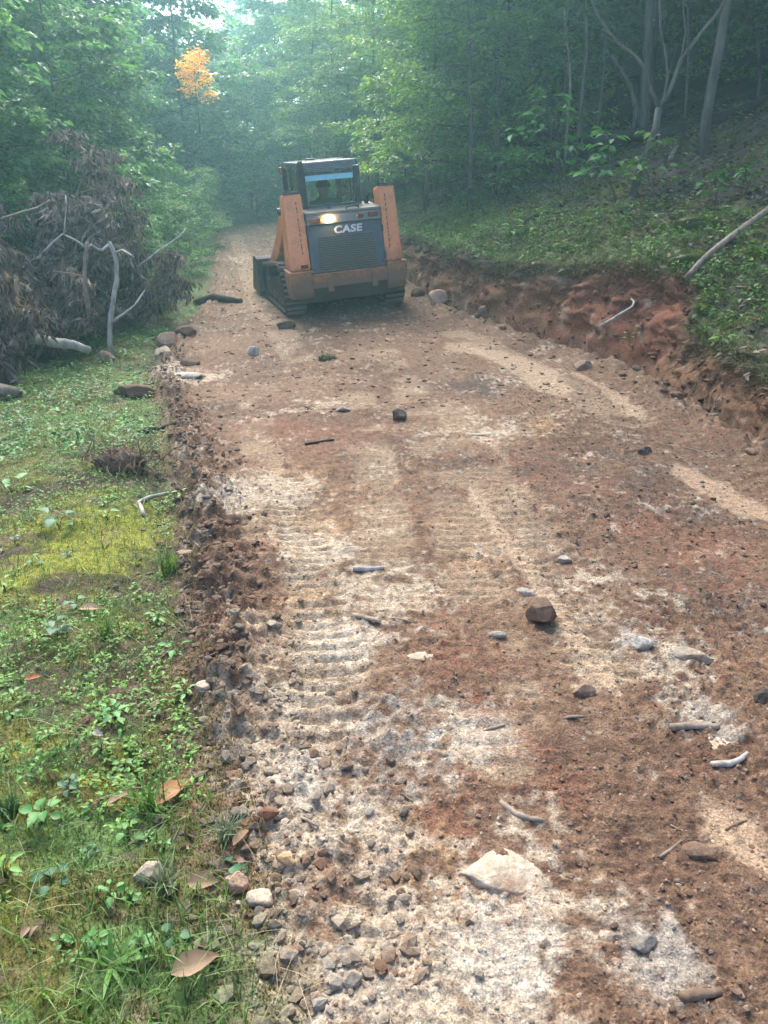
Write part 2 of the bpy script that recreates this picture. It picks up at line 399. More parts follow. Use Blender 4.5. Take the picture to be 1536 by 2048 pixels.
def m_bark(name, c0, c1, sc=14, stretch=.18, bump=.5):
    b = NB(name); o = b.obj(); mp = b.n('Mapping'); mp.inputs['Scale'].default_value = (1, 1, stretch); b.l(o, mp.inputs[0])
    n1 = b.noise(sc, 5, .65, mp.outputs[0]); n2 = b.noise(2.5, 3, .6, o)
    c = b.ramp(n1, [(.3, c0), (.7, c1)]); c = b.mixc('MULTIPLY', .8, c, b.ramp(n2, [(.3, .6), (.7, 1.25)]))
    bs = b.n('BsdfPrincipled', Roughness=.9); bs.inputs['Specular IOR Level'].default_value = .2; b.l(c, bs.inputs['Base Color'])
    bp = b.n('Bump', Strength=bump, Distance=.01); b.l(n1, bp.inputs['Height']); b.l(bp.outputs[0], bs.inputs['Normal']); b.l(bs.outputs[0], b.out.inputs[0]); return b.m
def m_rock(name='stone'):
    b = NB(name); o = b.obj(); col = b.n('Attribute', _attribute_name='Col').outputs['Color']; rnd = b.n('ObjectInfo').outputs['Random']
    n1 = b.noise(38, 6, .75, o); c = b.mixc('MULTIPLY', 1, col, b.ramp(n1, [(.3, .45), (.5, .9), (.7, 1.35)]))
    c = b.mixc('MIX', b.ramp(b.noise(7, 4, .6, o), [(.5, 0.0), (.66, .75)]), c, (.21, .115, .065))
    c = b.mixc('MULTIPLY', 1, c, b.ramp(rnd, [(0, .72), (1, 1.2)]))
    bs = b.n('BsdfPrincipled', Roughness=.9); bs.inputs['Specular IOR Level'].default_value = .25; b.l(c, bs.inputs['Base Color'])
    bp = b.n('Bump', Strength=.9, Distance=.008); b.l(b.noise(60, 5, .7, o), bp.inputs['Height']); b.l(bp.outputs[0], bs.inputs['Normal']); b.l(bs.outputs[0], b.out.inputs[0]); return b.m
def m_paint(name, c, rough=.5, dirt=(.16, .10, .065), amount=.5, metal=0.0, low=.75):
    """worn paint; mud sits low on the machine and in patches"""
    b = NB(name); o = b.obj(); n1 = b.noise(7, 5, .7, o); n2 = b.noise(45, 4, .7, o)
    sx = b.n('SeparateXYZ'); b.l(o, sx.inputs[0])
    h = b.n('MapRange'); b.l(sx.outputs[2], h.inputs[0]); h.inputs[1].default_value = low; h.inputs[2].default_value = low - .5; h.inputs[3].default_value = 0; h.inputs[4].default_value = .5
    ad = b.n('Math', _operation='ADD'); b.l(n1, ad.inputs[0]); b.l(h.outputs[0], ad.inputs[1])
    fac = b.ramp(ad.outputs[0], [(.5, 0.0), (.85, amount)])
    base = b.mixc('MULTIPLY', .7, c, b.ramp(n2, [(.3, .75), (.7, 1.2)]))
    chip = b.ramp(b.noise(13, 6, .75, o), [(.645, 0.0), (.67, .7)]); base = b.mixc('MIX', chip, base, (.16, .15, .15))
    col = b.mixc('MIX', fac, base, dirt)
    bs = b.n('BsdfPrincipled', Metallic=metal); bs.inputs['Specular IOR Level'].default_value = .4; b.l(col, bs.inputs['Base Color'])
    rr = b.ramp(fac, [(0, rough), (.6, .9)]); b.l(rr, bs.inputs['Roughness'])
    bp = b.n('Bump', Strength=.15, Distance=.004); b.l(n2, bp.inputs['Height']); b.l(bp.outputs[0], bs.inputs['Normal'])
    b.l(bs.outputs[0], b.out.inputs[0]); return b.m
def m_plain(name, c, rough=.5, emit=0, spec=.4, alpha=None):
    b = NB(name); nz = b.ramp(b.noise(30, 4, .6, b.obj()), [(.3, .8), (.7, 1.15)])
    bs = b.n('BsdfPrincipled', Roughness=rough); bs.inputs['Specular IOR Level'].default_value = spec; b.l(b.mixc('MULTIPLY', .6, c, nz), bs.inputs['Base Color'])
    if emit: bs.inputs['Emission Color'].default_value = (*c, 1); bs.inputs['Emission Strength'].default_value = emit
    b.l(bs.outputs[0], b.out.inputs[0]); return b.m
def m_glass(name, tint=(.8, .95, .95), rough=.03):
    b = NB(name); tr = b.n('BsdfTransparent', Color=(*tint, 1)); gl = b.n('BsdfGlossy', Roughness=rough)
    fr = b.n('Fresnel', IOR=1.5); mx = b.n('MixShader'); b.l(fr.outputs[0], mx.inputs[0]); b.l(tr.outputs[0], mx.inputs[1]); b.l(gl.outputs[0], mx.inputs[2]); b.l(mx.outputs[0], b.out.inputs[0]); return b.m
M = dict(ground=m_ground(), leaf=m_leaf('foliage', .5, .38, .25, .5), herb=m_leaf('herb', .25, .5, .1), dead=m_leaf('dead_leaf', .15, .65, .15, .3), rock=m_rock(),
         bark=m_bark('bark', (.06, .05, .04), (.19, .165, .14)), pale=m_bark('pale_bark', (.22, .2, .17), (.5, .47, .42), 20, .4, .3),
         wood=m_bark('grey_wood', (.13, .095, .07), (.36, .285, .215), 24, .5), dark_wood=m_bark('dark_wood', (.02, .016, .013), (.07, .055, .045), 20, .5), root=m_bark('root', (.09, .055, .035), (.26, .18, .12), 30, .6, .3))

# ------------------------------------------------------------------ terrain: verge, road, cutting, hillside
rows = [-3.0]
while rows[-1] < .5: rows.append(rows[-1] + .25)
rows[-1] = .5
while rows[-1] < 6.5: rows.append(rows[-1] * 1.0047 + .0004)
while rows[-1] < 13: rows.append(rows[-1] * 1.0065)
while rows[-1] < 64: rows.append(rows[-1] * 1.0125)
YS = np.array(rows); NR = len(YS)
def col_span(kind):
    if kind == 'verge':
        s = np.linspace(0, 1, 120); off = -(34 * s**2.6 + .9 * s); off = off[::-1]; return XL(YS)[:, None] + off[None, :]
    if kind == 'road':
        s = np.linspace(0, 1, 350); return lerp(XL(YS)[:, None], XR(YS)[:, None], s[None, :])
    if kind == 'face':
        s = np.linspace(0, 1, 46); return XR(YS)[:, None] + (FW(YS)[:, None] + .12) * s[None, :]
    s = np.linspace(0, 1, 130); off = 44 * s**2.6 + 1.1 * s; return (XR(YS) + FW(YS) + .12)[:, None] + off[None, :]
c_ = lambda *a: np.array(a)
BRN, BRN2, RED, CRM, OCH, WHT, DRK, TAN = c_(.105, .060, .038), c_(.182, .110, .067), c_(.165, .076, .046), c_(.40, .325, .238), c_(.34, .21, .11), c_(.42, .385, .325), c_(.058, .043, .034), c_(.33, .228, .148)
def colour(x, y, dr=None):
    xl, xr, fw = XL(y), XR(y), FW(y)
    mix = lambda a, b, t: a + (b - a) * t[..., None]
    f1 = fbm(x, y, 1.3, 4, 101); f2 = fbm(x, y, 5.5, 4, 102); f3 = fbm(x, y, 22, 3, 103)
    col = mix(BRN, BRN2, sst(.3, .7, f1 * .5 + f3 * .5))
    for kind, cc, amp in (('dark', DRK, .8), ('red', RED, .75), ('ochre', OCH, .7), ('pale', CRM, .85), ('white', WHT, .5)):
        seed = 110 + len(kind) * 7
        fld = blob(kind, x, y) * .8 + (fbm(x, y, 4.0, 5, seed, .65) - .5) * 1.2 + (fbm(x, y, 26, 3, seed + 9, .7) - .5) * 1.1 + .04
        col = mix(col, cc, sst(.25, .7, fld) * amp)
    for st, up in SMOOTH:
        s, d = st.sd(x, y); d = d + .09 * (f2 - .5) + .07 * (f3 - .5) + st.taper(s)
        col = mix(col, TAN, (1 - sst(st.hw * .6, st.hw * 1.15, d)) * .85)
    for st, dep, comp in TREADS:
        s, d = st.sd(x, y)
        m = (1 - sst(st.hw * .85, st.hw * 1.1, d)) * sst(1 - comp - .14, 1 - comp + .14, fbm(x, y, 3.2, 3, 40))
        col = mix(col, col * .25 + CRM * c_(.98, .92, .82) * .75, m * .42)
    # left verge: moss, humus and litter
    ml = 1 - sst(-.16, .14, x - xl + .28 * (f2 - .5) + .12 * (f3 - .5))
    moss = c_(.20, .21, .03); olive = c_(.11, .105, .03); humus = c_(.058, .044, .028); gr = c_(.045, .075, .022)
    lc = mix(humus * 1.2, gr * 2.0, sst(.35, .62, f1)); lc = mix(lc, olive, sst(.42, .62, f2))
    q = P(190, 1070); mm = np.exp(-(((x - q[0]) / .5)**2 + ((y - q[1]) / .75)**2))
    q2 = P(60, 1560); mm = np.maximum(mm, .55 * np.exp(-(((x - q2[0]) / .35)**2 + ((y - q2[1]) / .4)**2)))
    lc = mix(lc, moss, sst(.45, .75, mm * .7 + (f2 - .5) * .8 + (f3 - .5) * .5 + .12) * .9)
    lc = mix(lc, c_(.15, .105, .07), sst(.62, .75, fbm(x, y, 8, 3, 140)) * .7)
    col = mix(col, lc, ml)
    # cutting: strata of clay, dark topsoil at the lip
    dd = x - xr; hh = np.clip(dd / fw, 0, 1.3)
    notch = sst(6.6, 7.2, y) * (1 - sst(8.3, 9.2, y))
    fcol = mix(c_(.165, .078, .042), c_(.215, .118, .063), f2); fcol = mix(fcol, c_(.19, .075, .042), .85 * np.clip(notch * 1.0 + sst(.5, .7, f1) * .5 * sst(8, 10, y), 0, 1))
    fcol = mix(fcol, c_(.38, .29, .2), sst(.66, .76, fbm(x * 2, y, 7, 3, 150)) * .5)
    fcol = fcol * (.7 + .6 * f3)[..., None]
    fcol = mix(fcol, c_(.055, .042, .033), sst(.62, .95, hh + (f2 - .5) * .6) * (1 - notch * .7) * .9)
    mf = sst(-.06, .06, dd + .1 * (f2 - .5))
    col = mix(col, fcol, mf)
    hc = mix(c_(.095, .07, .05), c_(.05, .04, .03), f1); hc = mix(hc, c_(.15, .155, .03), sst(.5, .66, fbm(x, y, 1.9, 4, 160)) * (1 - sst(2, 5, dd - fw)) * .85)
    hc = mix(hc, c_(.045, .06, .022), sst(.5, .7, f2) * .6)
    hc = mix(hc, c_(.2, .17, .14), sst(.6, .72, fbm(x, y, 30, 2, 161)) * .5)
    col = mix(col, hc, sst(-.03, .14, dd - fw + .16 * (f2 - .5)))
    return col
def terrain(name, kind):
    X = col_span(kind); Y = np.repeat(YS[:, None], X.shape[1], 1)
    sh = X.shape; x, y = X.ravel(), Y.ravel()
    z = ground(x, y); col = colour(x, y)
    if kind == 'face':                                  # bulging, undercut clay
        s = np.tile(np.linspace(0, 1, sh[1]), sh[0])
        bul = .3 * (fbm(y, z * 1.6, 3.2, 3, 170) - .5) + .22 * (np.abs(fbm(y, z * 1.2, 9, 3, 171) - .5) - .12) + .1 * (np.abs(fbm(y, z, 26, 2, 173) - .5) - .12)
        x = x - bul * np.sin(np.pi * s)**.7 * np.minimum(1, FW(y) / .2) - (.0 + .10 * fbm(y, z*0, 2.6, 3, 172)) * np.exp(-((s - .78) / .16)**2) * sst(0, .12, 1 - s) * np.clip(1 - sst(6.3, 6.9, y) + sst(8.6, 9.4, y), 0, 1)
    nr, nc = sh; i = np.arange(nr - 1)[:, None] * nc + np.arange(nc - 1)[None, :]; i = i.ravel()
    me = mk_mesh(name, np.stack([x, y, z], 1), np.stack([i, i + 1, i + nc + 1, i + nc], 1), None, col, True)
    return tag(link(name, me, mat=M['ground']), kind='structure')
terrain('verge', 'verge'); terrain('dirt_road', 'road'); terrain('road_cutting', 'face'); terrain('hillside', 'hill')

# ------------------------------------------------------------------ the compact track loader
ORG = m_paint('orange_paint', (.74, .26, .10), .42, (.20, .12, .07), .7, low=.9)
ORGD = m_paint('muddy_orange_paint', (.50, .185, .08), .6, (.13, .085, .055), .85, low=.85)
SLATE = m_paint('slate_paint', (.050, .066, .082), .42, (.15, .115, .085), .45, low=.8)
CABM = m_paint('cab_paint', (.035, .045, .055), .2, (.1, .08, .065), .25, low=.7)
HOODM = m_paint('hood_paint', (.11, .10, .09), .6, (.18, .14, .1), .6, low=1.6)
RUB = m_paint('rubber', (.014, .015, .016), .75, (.06, .045, .035), .5, low=.4)
LUGM = m_paint('dusty_lug', (.075, .068, .06), .8, (.17, .125, .09), .8, low=.6)
STEEL = m_paint('worn_steel', (.05, .05, .053), .55, (.16, .11, .075), .7, metal=.3, low=.5)
DARKM = m_plain('black_void', (.012, .013, .014), .7)
MESHM = m_paint('grille_paint', (.10, .102, .10), .5, (.16, .12, .085), .6, low=1.2)
REDL = m_plain('red_lens', (.16, .03, .025), .25); AMB = m_plain('amber_lens', (.28, .10, .035), .25)
LIT = m_plain('lit_lens', (1.0, .62, .25), .3, emit=26)
SILV = m_paint('lamp_panel', (.17, .165, .165), .45, (.17, .13, .1), .5, low=1.2)
WHTM = m_plain('white_letters', (.55, .58, .57), .6)
GLASS = m_glass('rear_glass'); SKYREF = m_plain('painted_sky_reflection', (.22, .52, .55), .12, spec=.8)  # second one: cyan colour carries the sky's reflection
MATRIX = Matrix.Translation(Vector(LOAD) + Vector((0, 0, -.012))) @ (Matrix.Rotation(LY, 4, 'Z') @ Matrix.Rotation(LR, 4, 'Y') @ Matrix.Rotation(LP, 4, 'X'))
ld = thing('track_loader', 'orange and slate compact track loader climbing the dirt road, seen from behind', 'loader')
ld.matrix_world = MATRIX
def part(name, g, mat, parent=None, smooth=False, label=None):
    o = link(name, g.mesh(name, smooth, mat), parent if parent is not None else ld)
    if label: o['label'] = label
    return o
# hull
g = Geo(); box(g, -.58, .58, .12, 2.15, .24, .64, bev=.03); box(g, -.5, .5, .14, 1.0, .6, 1.22, bev=.02); part('chassis', g, DARKM)
g = Geo(); hexa(g, [(-.70, .06, .22), (.70, .06, .22), (.70, .5, .22), (-.70, .5, .22)], [(-.80, -.02, .45), (.80, -.02, .45), (.80, .5, .45), (-.80, .5, .45)], bev=.02); part('belly_plate', g, m_paint('belly_mud', (.02, .019, .018), .8, (.075, .05, .035), .8, low=.7))
g = Geo(); box(g, -.535, .575, -.06, .1, .43, .60, bev=.012); box(g, -.535, .575, -.075, .02, .60, .625, bev=.006)
bump = part('bumper', g, ORGD)
for xa in (-.29, .37):
    g = Geo(); box(g, xa - .045, xa + .045, -.085, -.05, .37, .555, bev=.008); tube(g, [(xa, -.092, .45), (xa, -.084, .45)], .014, 8); part('hitch_bracket', g, ORGD, bump)
for s in (-1, 1):
    a, b = (.535, .86) if s < 0 else (.575, .86)
    g = Geo()
    yz = [(-.065, .40), (-.065, .665), (.42, .665), (.42, .36), (.05, .29), (-.03, .31)]
    prism(g, yz, s * a, s * b, bev=.025)
    box(g, min(s * a, s * b) - .0, max(s * a, s * b) + .012, -.08, .43, .655, .682, bev=.008)
    part('bumper_corner', g, ORGD)
# rear uprights with open broken tops
for s in (-1, 1):
    i0, o0 = (.53, .835) if s < 0 else (.57, .85); i1, o1 = (.535, .80) if s < 0 else (.56, .815)
    g = Geo()
    hexa(g, [(s*i0, -.02, .68), (s*o0, .0, .68), (s*o0, .42, .68), (s*i0, .42, .68)], [(s*i1, .1, 1.70), (s*o1, .12, 1.70), (s*o1, .38, 1.66), (s*i1, .38, 1.66)], bev=.05)
    up = part('upright', g, ORG)
    g = Geo(); rg = np.random.default_rng(5 + s)
    xs = np.linspace(s*(i1 + .015), s*(o1 - .01), 9)
    for k in range(8): hexa(g, [(xs[k], .1, 1.68), (xs[k+1], .1, 1.68), (xs[k+1], .13, 1.68), (xs[k], .13, 1.68)], [(xs[k], .105, 1.70 + .03*rg.random()), (xs[k+1], .105, 1.70 + .03*rg.random()), (xs[k+1], .125, 1.71), (xs[k], .125, 1.71)])
    part('torn_cap', g, STEEL, up)
    g = Geo(); rg = np.random.default_rng(8 + s); z = 1.58
    xx = s*(i0 + .10) + (.0 if s < 0 else -.02)
    while z > .9:                                       # an unreadable line of small stencil marks down the plate
        L_ = rg.uniform(.012, .05); t = (z - .68) / 1.02
        yy = lerp(-.02, .1, t) - .004
        hexa(g, [(xx-.005, yy-.003, z-L_), (xx+.005, yy-.003, z-L_), (xx+.005, yy+.01, z-L_), (xx-.005, yy+.01, z-L_)], [(xx-.005, yy-.0025+.0012, z), (xx+.005, yy-.0015, z), (xx+.005, yy+.011, z), (xx-.005, yy+.011, z)])
        z -= L_ + rg.uniform(.008, .03)
    part('stencil_line', g, DARKM, up)['kind'] = 'stuff'
    if s < 0:
        g = Geo(); box(g, -.68, -.575, -.026, .0, .715, .765, bev=.004); part('reflector', g, REDL, up)
    # lift arm running forward and down to the bucket
    g = Geo()
    prism(g, [(.2, 1.64), (.5, 1.60), (1.25, 1.06), (2.0, .70), (2.42, .50), (2.5, .26), (2.3, .22), (2.15, .40), (1.2, .80), (.55, 1.2), (.3, 1.3)], s*.63, s*.775, bev=.02)
    arm = part('lift_arm', g, ORG)
    g = Geo(); tube(g, [(s*.52, .45, 1.25), (s*.55, 1.2, .95), (s*.57, 1.9, .7)], .035, 8); part('hydraulic_ram', g, STEEL, arm)
    g = Geo(); tube(g, [(s*.6, .48, 1.45), (s*.83, .48, 1.45)], .05, 12); part('pivot_pin', g, STEEL, arm)
# tailgate
g = Geo(); hexa(g, [(-.53, -.045, .63), (.57, -.045, .63), (.57, .04, .63), (-.53, .04, .63)], [(-.525, .045, 1.265), (.555, .045, 1.265), (.555, .12, 1.265), (-.525, .12, 1.265)], bev=.012)
tg = part('tailgate', g, SLATE)
def tz(z, off=0.0): return lerp(-.045, .045, (z - .63) / .635) - off      # y of the sloping tailgate skin
g = Geo(); hexa(g, [(-.40, tz(.66, .004), .66), (.44, tz(.66, .004), .66), (.44, tz(.66)+.02, .66), (-.40, tz(.66)+.02, .66)], [(-.38, tz(1.10, .004), 1.10), (.43, tz(1.10, .004), 1.10), (.43, tz(1.10)+.02, 1.10), (-.38, tz(1.10)+.02, 1.10)])
part('grille_backing', g, DARKM, tg)
g = Geo(); nrow = 15
for k in range(nrow + 1):
    z = .66 + .44 * k / nrow; box(g, -.40 + .02 * k / nrow, .44 - .01 * k / nrow, tz(z, .016), tz(z, .004), z - .0062, z + .0062)
    if k < nrow:
        for m in range(18):
            x = -.383 + (m + .5 * (k % 2)) * .0468; zz = z + .0147
            box(g, x - .006, x + .006, tz(zz, .014), tz(zz, .004), zz - .0105, zz + .0105)
part('grille', g, MESHM, tg)['kind'] = 'stuff'
g = Geo(); hexa(g, [(-.52, -.0, 1.272), (.55, -.0, 1.272), (.55, .1, 1.272), (-.52, .1, 1.272)], [(-.52, .02, 1.395), (.55, .02, 1.395), (.55, .14, 1.395), (-.52, .14, 1.395)], bev=.012); lp = part('lamp_panel', g, SILV)
def lamp(x, zc, hw, hh, mat, name, lab):
    g = Geo(); bm = bmesh.new(); n = 20; y = -.012
    ring = [(x + hw * np.sign(math.cos(a)) * abs(math.cos(a))**.5, zc + hh * np.sign(math.sin(a)) * abs(math.sin(a))**.5) for a in np.linspace(0, 2*np.pi, n, endpoint=False)]
    a = [bm.verts.new((p, .02, q)) for p, q in ring]; b = [bm.verts.new((p, y, q)) for p, q in ring]; d = [bm.verts.new((x + (p-x)*.8, y - .012, zc + (q-zc)*.75)) for p, q in ring]
    for k in range(n):
        bm.faces.new((a[k], a[(k+1) % n], b[(k+1) % n], b[k])); bm.faces.new((b[k], b[(k+1) % n], d[(k+1) % n], d[k]))
    bm.faces.new(d); bmesh.ops.recalc_face_normals(bm, faces=bm.faces[:]); addbm(g, bm); return part(name, g, mat, lp, label=lab)
lamp(-.405, 1.325, .088, .036, AMB, 'tail_lamp', 'brown amber oval lamp, unlit'); lamp(-.205, 1.33, .062, .038, LIT, 'work_lamp', 'square lamp glowing orange white')
lamp(.24, 1.335, .05, .034, REDL, 'tail_lamp', 'small dull red square lamp'); lamp(.435, 1.342, .075, .036, REDL, 'tail_lamp', 'dull red oval lamp')
# lettering
fc = bpy.data.curves.new('lettering', 'FONT'); fc.body = 'CASE'; fc.size = .15; fc.extrude = .006; fc.offset = .0055; fc.shear = .12; fc.space_character = 1.1; fc.align_x = 'CENTER'
fo = bpy.data.objects.new('lettering_source', fc); C.objects.link(fo)
dg = bpy.context.evaluated_depsgraph_get(); lm = bpy.data.meshes.new_from_object(fo.evaluated_get(dg)); bpy.data.objects.remove(fo)
lm.name = 'lettering'; lm.materials.clear()
lo = link('lettering', lm, tg, mat=WHTM); lo.location = (.055, tz(1.14, .008), 1.135); lo.rotation_euler = (math.pi/2 - .14, 0, 0); lo.scale = (1.1, .88, 1)
for px_ in (-.49, .52):
    for zz in (.70, .95, 1.2):
        g = Geo(); tube(g, [(px_, tz(zz, .012), zz), (px_, tz(zz) + .01, zz)], .014, 8); part('bolt', g, STEEL, tg)
for zz in (.78, 1.14):
    g = Geo(); box(g, .545, .575, tz(zz, .02), tz(zz) + .03, zz - .045, zz + .045, bev=.006); part('hinge', g, STEEL, tg)
for k_, (xa, xb) in enumerate(((.45, .60), (.48, .64))):
    g = Geo(); tube(g, [(xa, .42, 1.46), (xa + .02, .40, 1.56 + .03*k_), (xb - .05, .40, 1.58 + .03*k_), (xb, .38, 1.48), (xb + .02, .36, 1.3)], .016, 8); part('hose', g, DARKM, smooth=True)
# hood
g = Geo(); hexa(g, [(-.53, .0, 1.40), (.57, .0, 1.40), (.57, .6, 1.44), (-.53, .6, 1.44)], [(-.52, .02, 1.43), (.56, .02, 1.43), (.55, .6, 1.475), (-.51, .6, 1.475)], bev=.01); hd = part('engine_hood', g, HOODM)
g = Geo(); tube(g, [(.06, .06, 1.42), (.07, .04, 1.455), (.12, .035, 1.468), (.19, .035, 1.468), (.24, .04, 1.455), (.25, .06, 1.42)], .011, 8); part('handle', g, DARKM, hd)
g = Geo(); box(g, -.16, -.12, .2, .26, 1.44, 1.478, bev=.005); part('latch', g, STEEL, hd)
# cab
cab = part('cab_frame', (lambda g: (box(g, -.47, -.40, .50, .57, 1.40, 1.95, bev=.012), box(g, .33, .43, .50, .58, 1.40, 1.97, bev=.02), box(g, -.47, .43, .5, .56, 1.40, 1.49, bev=.01), box(g, -.47, .43, .52, .57, 1.88, 1.925, bev=.01), box(g, -.47, .45, 1.75, 1.8, .7, .78, bev=.01), box(g, -.47, -.40, 1.72, 1.8, .6, 2.0, bev=.015), box(g, .37, .45, 1.72, 1.8, .6, 2.0, bev=.015), box(g, -.45, .43, .55, 1.75, .62, .70, bev=.01), g)[-1])(Geo()), CABM)
g = Geo(); hexa(g, [(-.47, .50, 1.93), (.43, .50, 1.93), (.45, 1.8, 1.97), (-.47, 1.8, 1.97)], [(-.455, .60, 2.055), (.415, .60, 2.055), (.42, 1.75, 2.07), (-.45, 1.75, 2.07)], bev=.03); rf = part('roof', g, CABM, cab)
g = Geo()
for k in range(5): box(g, -.36, .30, .513 + .017 * k, .528 + .017 * k, 1.948 + .021 * k, 1.953 + .021 * k)
part('roof_rib', g, SILV, rf)
g = Geo(); box(g, -.25, -.12, .9, 1.0, 2.07, 2.095, bev=.01); part('roof_latch', g, STEEL, rf)
g = Geo(); hexa(g, [(-.398, .512, 1.81), (.328, .512, 1.81), (.328, .516, 1.81), (-.398, .516, 1.81)], [(-.398, .535, 1.885), (.328, .535, 1.885), (.328, .539, 1.885), (-.398, .539, 1.885)]); part('sky_reflection_band', g, SKYREF, cab)  # added strip, painted pale cyan as sky reflected in the upper glass
g = Geo(); box(g, -.40, .33, .525, .529, 1.488, 1.815); part('rear_window', g, GLASS, cab)
for s, xs in ((-1, -.465), (1, .435)):
    g = Geo(); hexa(g, [(xs-.01, .56, .85), (xs+.01, .56, .85), (xs+.01, 1.75, .7), (xs-.01, 1.75, .7)], [(xs-.01, .56, 1.36), (xs+.01, .56, 1.36), (xs+.01, 1.75, 1.3), (xs-.01, 1.75, 1.3)]); box(g, xs-.012, xs+.012, 1.1, 1.18, 1.3, 1.97); part('side_panel', g, CABM, cab)
    g = Geo()
    for k in range(12): box(g, xs-.004, xs+.004, .58 + .1*k, .588 + .1*k, 1.33, 1.95)
    for k in range(8): box(g, xs-.0045, xs+.0045, .57, 1.74, 1.36 + .075*k, 1.368 + .075*k)
    part('side_screen', g, DARKM, cab)
g = Geo(); box(g, -.478, -.455, .575, .98, 1.38, 1.955, bev=.006); part('side_shield', g, CABM, cab)
g = Geo(); box(g, -.25, .22, .8, .9, .75, 1.42, bev=.04); box(g, -.25, .22, .85, 1.3, .7, .83, bev=.04); part('seat', g, DARKM, cab)
g = Geo(); tube(g, [(-.435, .44, 1.30), (-.435, .44, 1.52), (-.435, .455, 1.53), (-.435, .46, 2.02), (-.435, .475, 2.05), (-.435, .5, 2.062)], [.05, .05, .047, .047, .04, .02], 14); part('exhaust_stack', g, DARKM, smooth=True)
g = Geo(); box(g, -.515, -.475, 1.66, 1.74, 1.90, 2.0, bev=.01); part('marker_lamp', g, AMB, cab)
# bucket
g = Geo()
prof = [(2.42, .10), (2.40, .62), (2.46, .66), (2.62, .60), (2.66, .30), (3.2, .07), (3.2, .045), (2.60, .05), (2.48, .06)]
prism(g, prof, -.95, .95, bev=.008)
bk = part('bucket', g, STEEL)
for s in (-1, 1):
    g = Geo(); prism(g, [(2.39, .06), (2.37, .64), (2.47, .68), (2.7, .64), (3.22, .10), (3.22, .04), (2.5, .04)], s*.945, s*.975, bev=.006); part('side_plate', g, STEEL, bk)
# tracks
def hull_loop(circs, n=400):
    pts = np.concatenate([np.stack([c[0] + c[2]*np.cos(a), c[1] + c[2]*np.sin(a)], 1) for c in circs for a in [np.linspace(0, 2*np.pi, 90)]])
    pts = pts[np.lexsort((pts[:, 1], pts[:, 0]))]
    def half(ps):
        h = []
        for p in ps:
            while len(h) > 1 and (h[-1][0]-h[-2][0])*(p[1]-h[-2][1]) - (h[-1][1]-h[-2][1])*(p[0]-h[-2][0]) <= 0: h.pop()
            h.append(p)
        return h
    h = np.array(half(pts)[:-1] + half(pts[::-1])[:-1])
    h = np.concatenate([h, h[:1]]); s = np.concatenate([[0], np.cumsum(np.hypot(*np.diff(h, axis=0).T))])
    t = np.linspace(0, s[-1], n, endpoint=False)
    return np.stack([np.interp(t, s, h[:, 0]), np.interp(t, s, h[:, 1])], 1), s[-1]
circ = [(.44, .235, .205), (.62, .53, .20), (1.98, .31, .28)]
lp1, LEN = hull_loop(circ, 160)
lugm = Geo(); hexa(lugm, [(-.15, -.022, -.004), (.15, -.022, -.004), (.15, .022, -.004), (-.15, .022, -.004)], [(-.15, -.014, .03), (.15, -.014, .03), (.15, .014, .03), (-.15, .014, .03)]); lugme = lugm.mesh('lug', False, LUGM)
for s in (-1, 1):
    cx = s * .76; g = Geo(); n = len(lp1)
    tn = np.roll(lp1, -1, 0) - np.roll(lp1, 1, 0); tn = tn / np.linalg.norm(tn, axis=1)[:, None]; nr_ = np.stack([tn[:, 1], -tn[:, 0]], 1)
    inn = lp1 - nr_ * .035
    V = np.concatenate([np.stack([np.full(n, cx + e), p[:, 0], p[:, 1]], 1) for e, p in ((-.16, lp1), (.16, lp1), (.16, inn), (-.16, inn))])
    k = np.arange(n); k2 = (k + 1) % n; Q = np.concatenate([np.stack([a*n + k, a*n + k2, ((a+1) % 4)*n + k2, ((a+1) % 4)*n + k], 1) for a in range(4)])
    g.add(V, Q[:, ::-1]); tk = part('track', g, RUB, smooth=False)
    cnt = int(LEN / .088); lp2, _ = hull_loop(circ, cnt)
    t2 = np.roll(lp2, -1, 0) - np.roll(lp2, 1, 0); t2 /= np.linalg.norm(t2, axis=1)[:, None]
    for i in range(cnt):
        ox, oz = t2[i, 1], -t2[i, 0]                     # outward normal in y-z
        lo_ = link('lug', lugme, tk, (cx, lp2[i, 0], lp2[i, 1]), (math.atan2(-ox, oz), 0, 0))
    for j, (cyy, czz, rr) in enumerate([(c[0], c[1], c[2] - .045) for c in circ] + [(.8, .13, .085), (1.1, .13, .085), (1.4, .13, .085), (1.68, .13, .085)]):
        g = Geo(); tube(g, [(cx - .1, cyy, czz), (cx - .09, cyy, czz), (cx + .09, cyy, czz), (cx + .1, cyy, czz)], [rr*.9, rr, rr, rr*.9], 24); tube(g, [(cx - .13, cyy, czz), (cx + .13, cyy, czz)], rr*.4, 12)
        part('roller' if j > 2 else ('sprocket' if j == 1 else 'idler_wheel'), g, STEEL, tk)
    g = Geo(); prism(g, [(.5, .25), (.6, .5), (1.0, .52), (1.9, .4), (1.9, .22), (1.7, .18), (.6, .17)], cx - .07, cx + .07, bev=.015); part('track_frame', g, STEEL, tk)

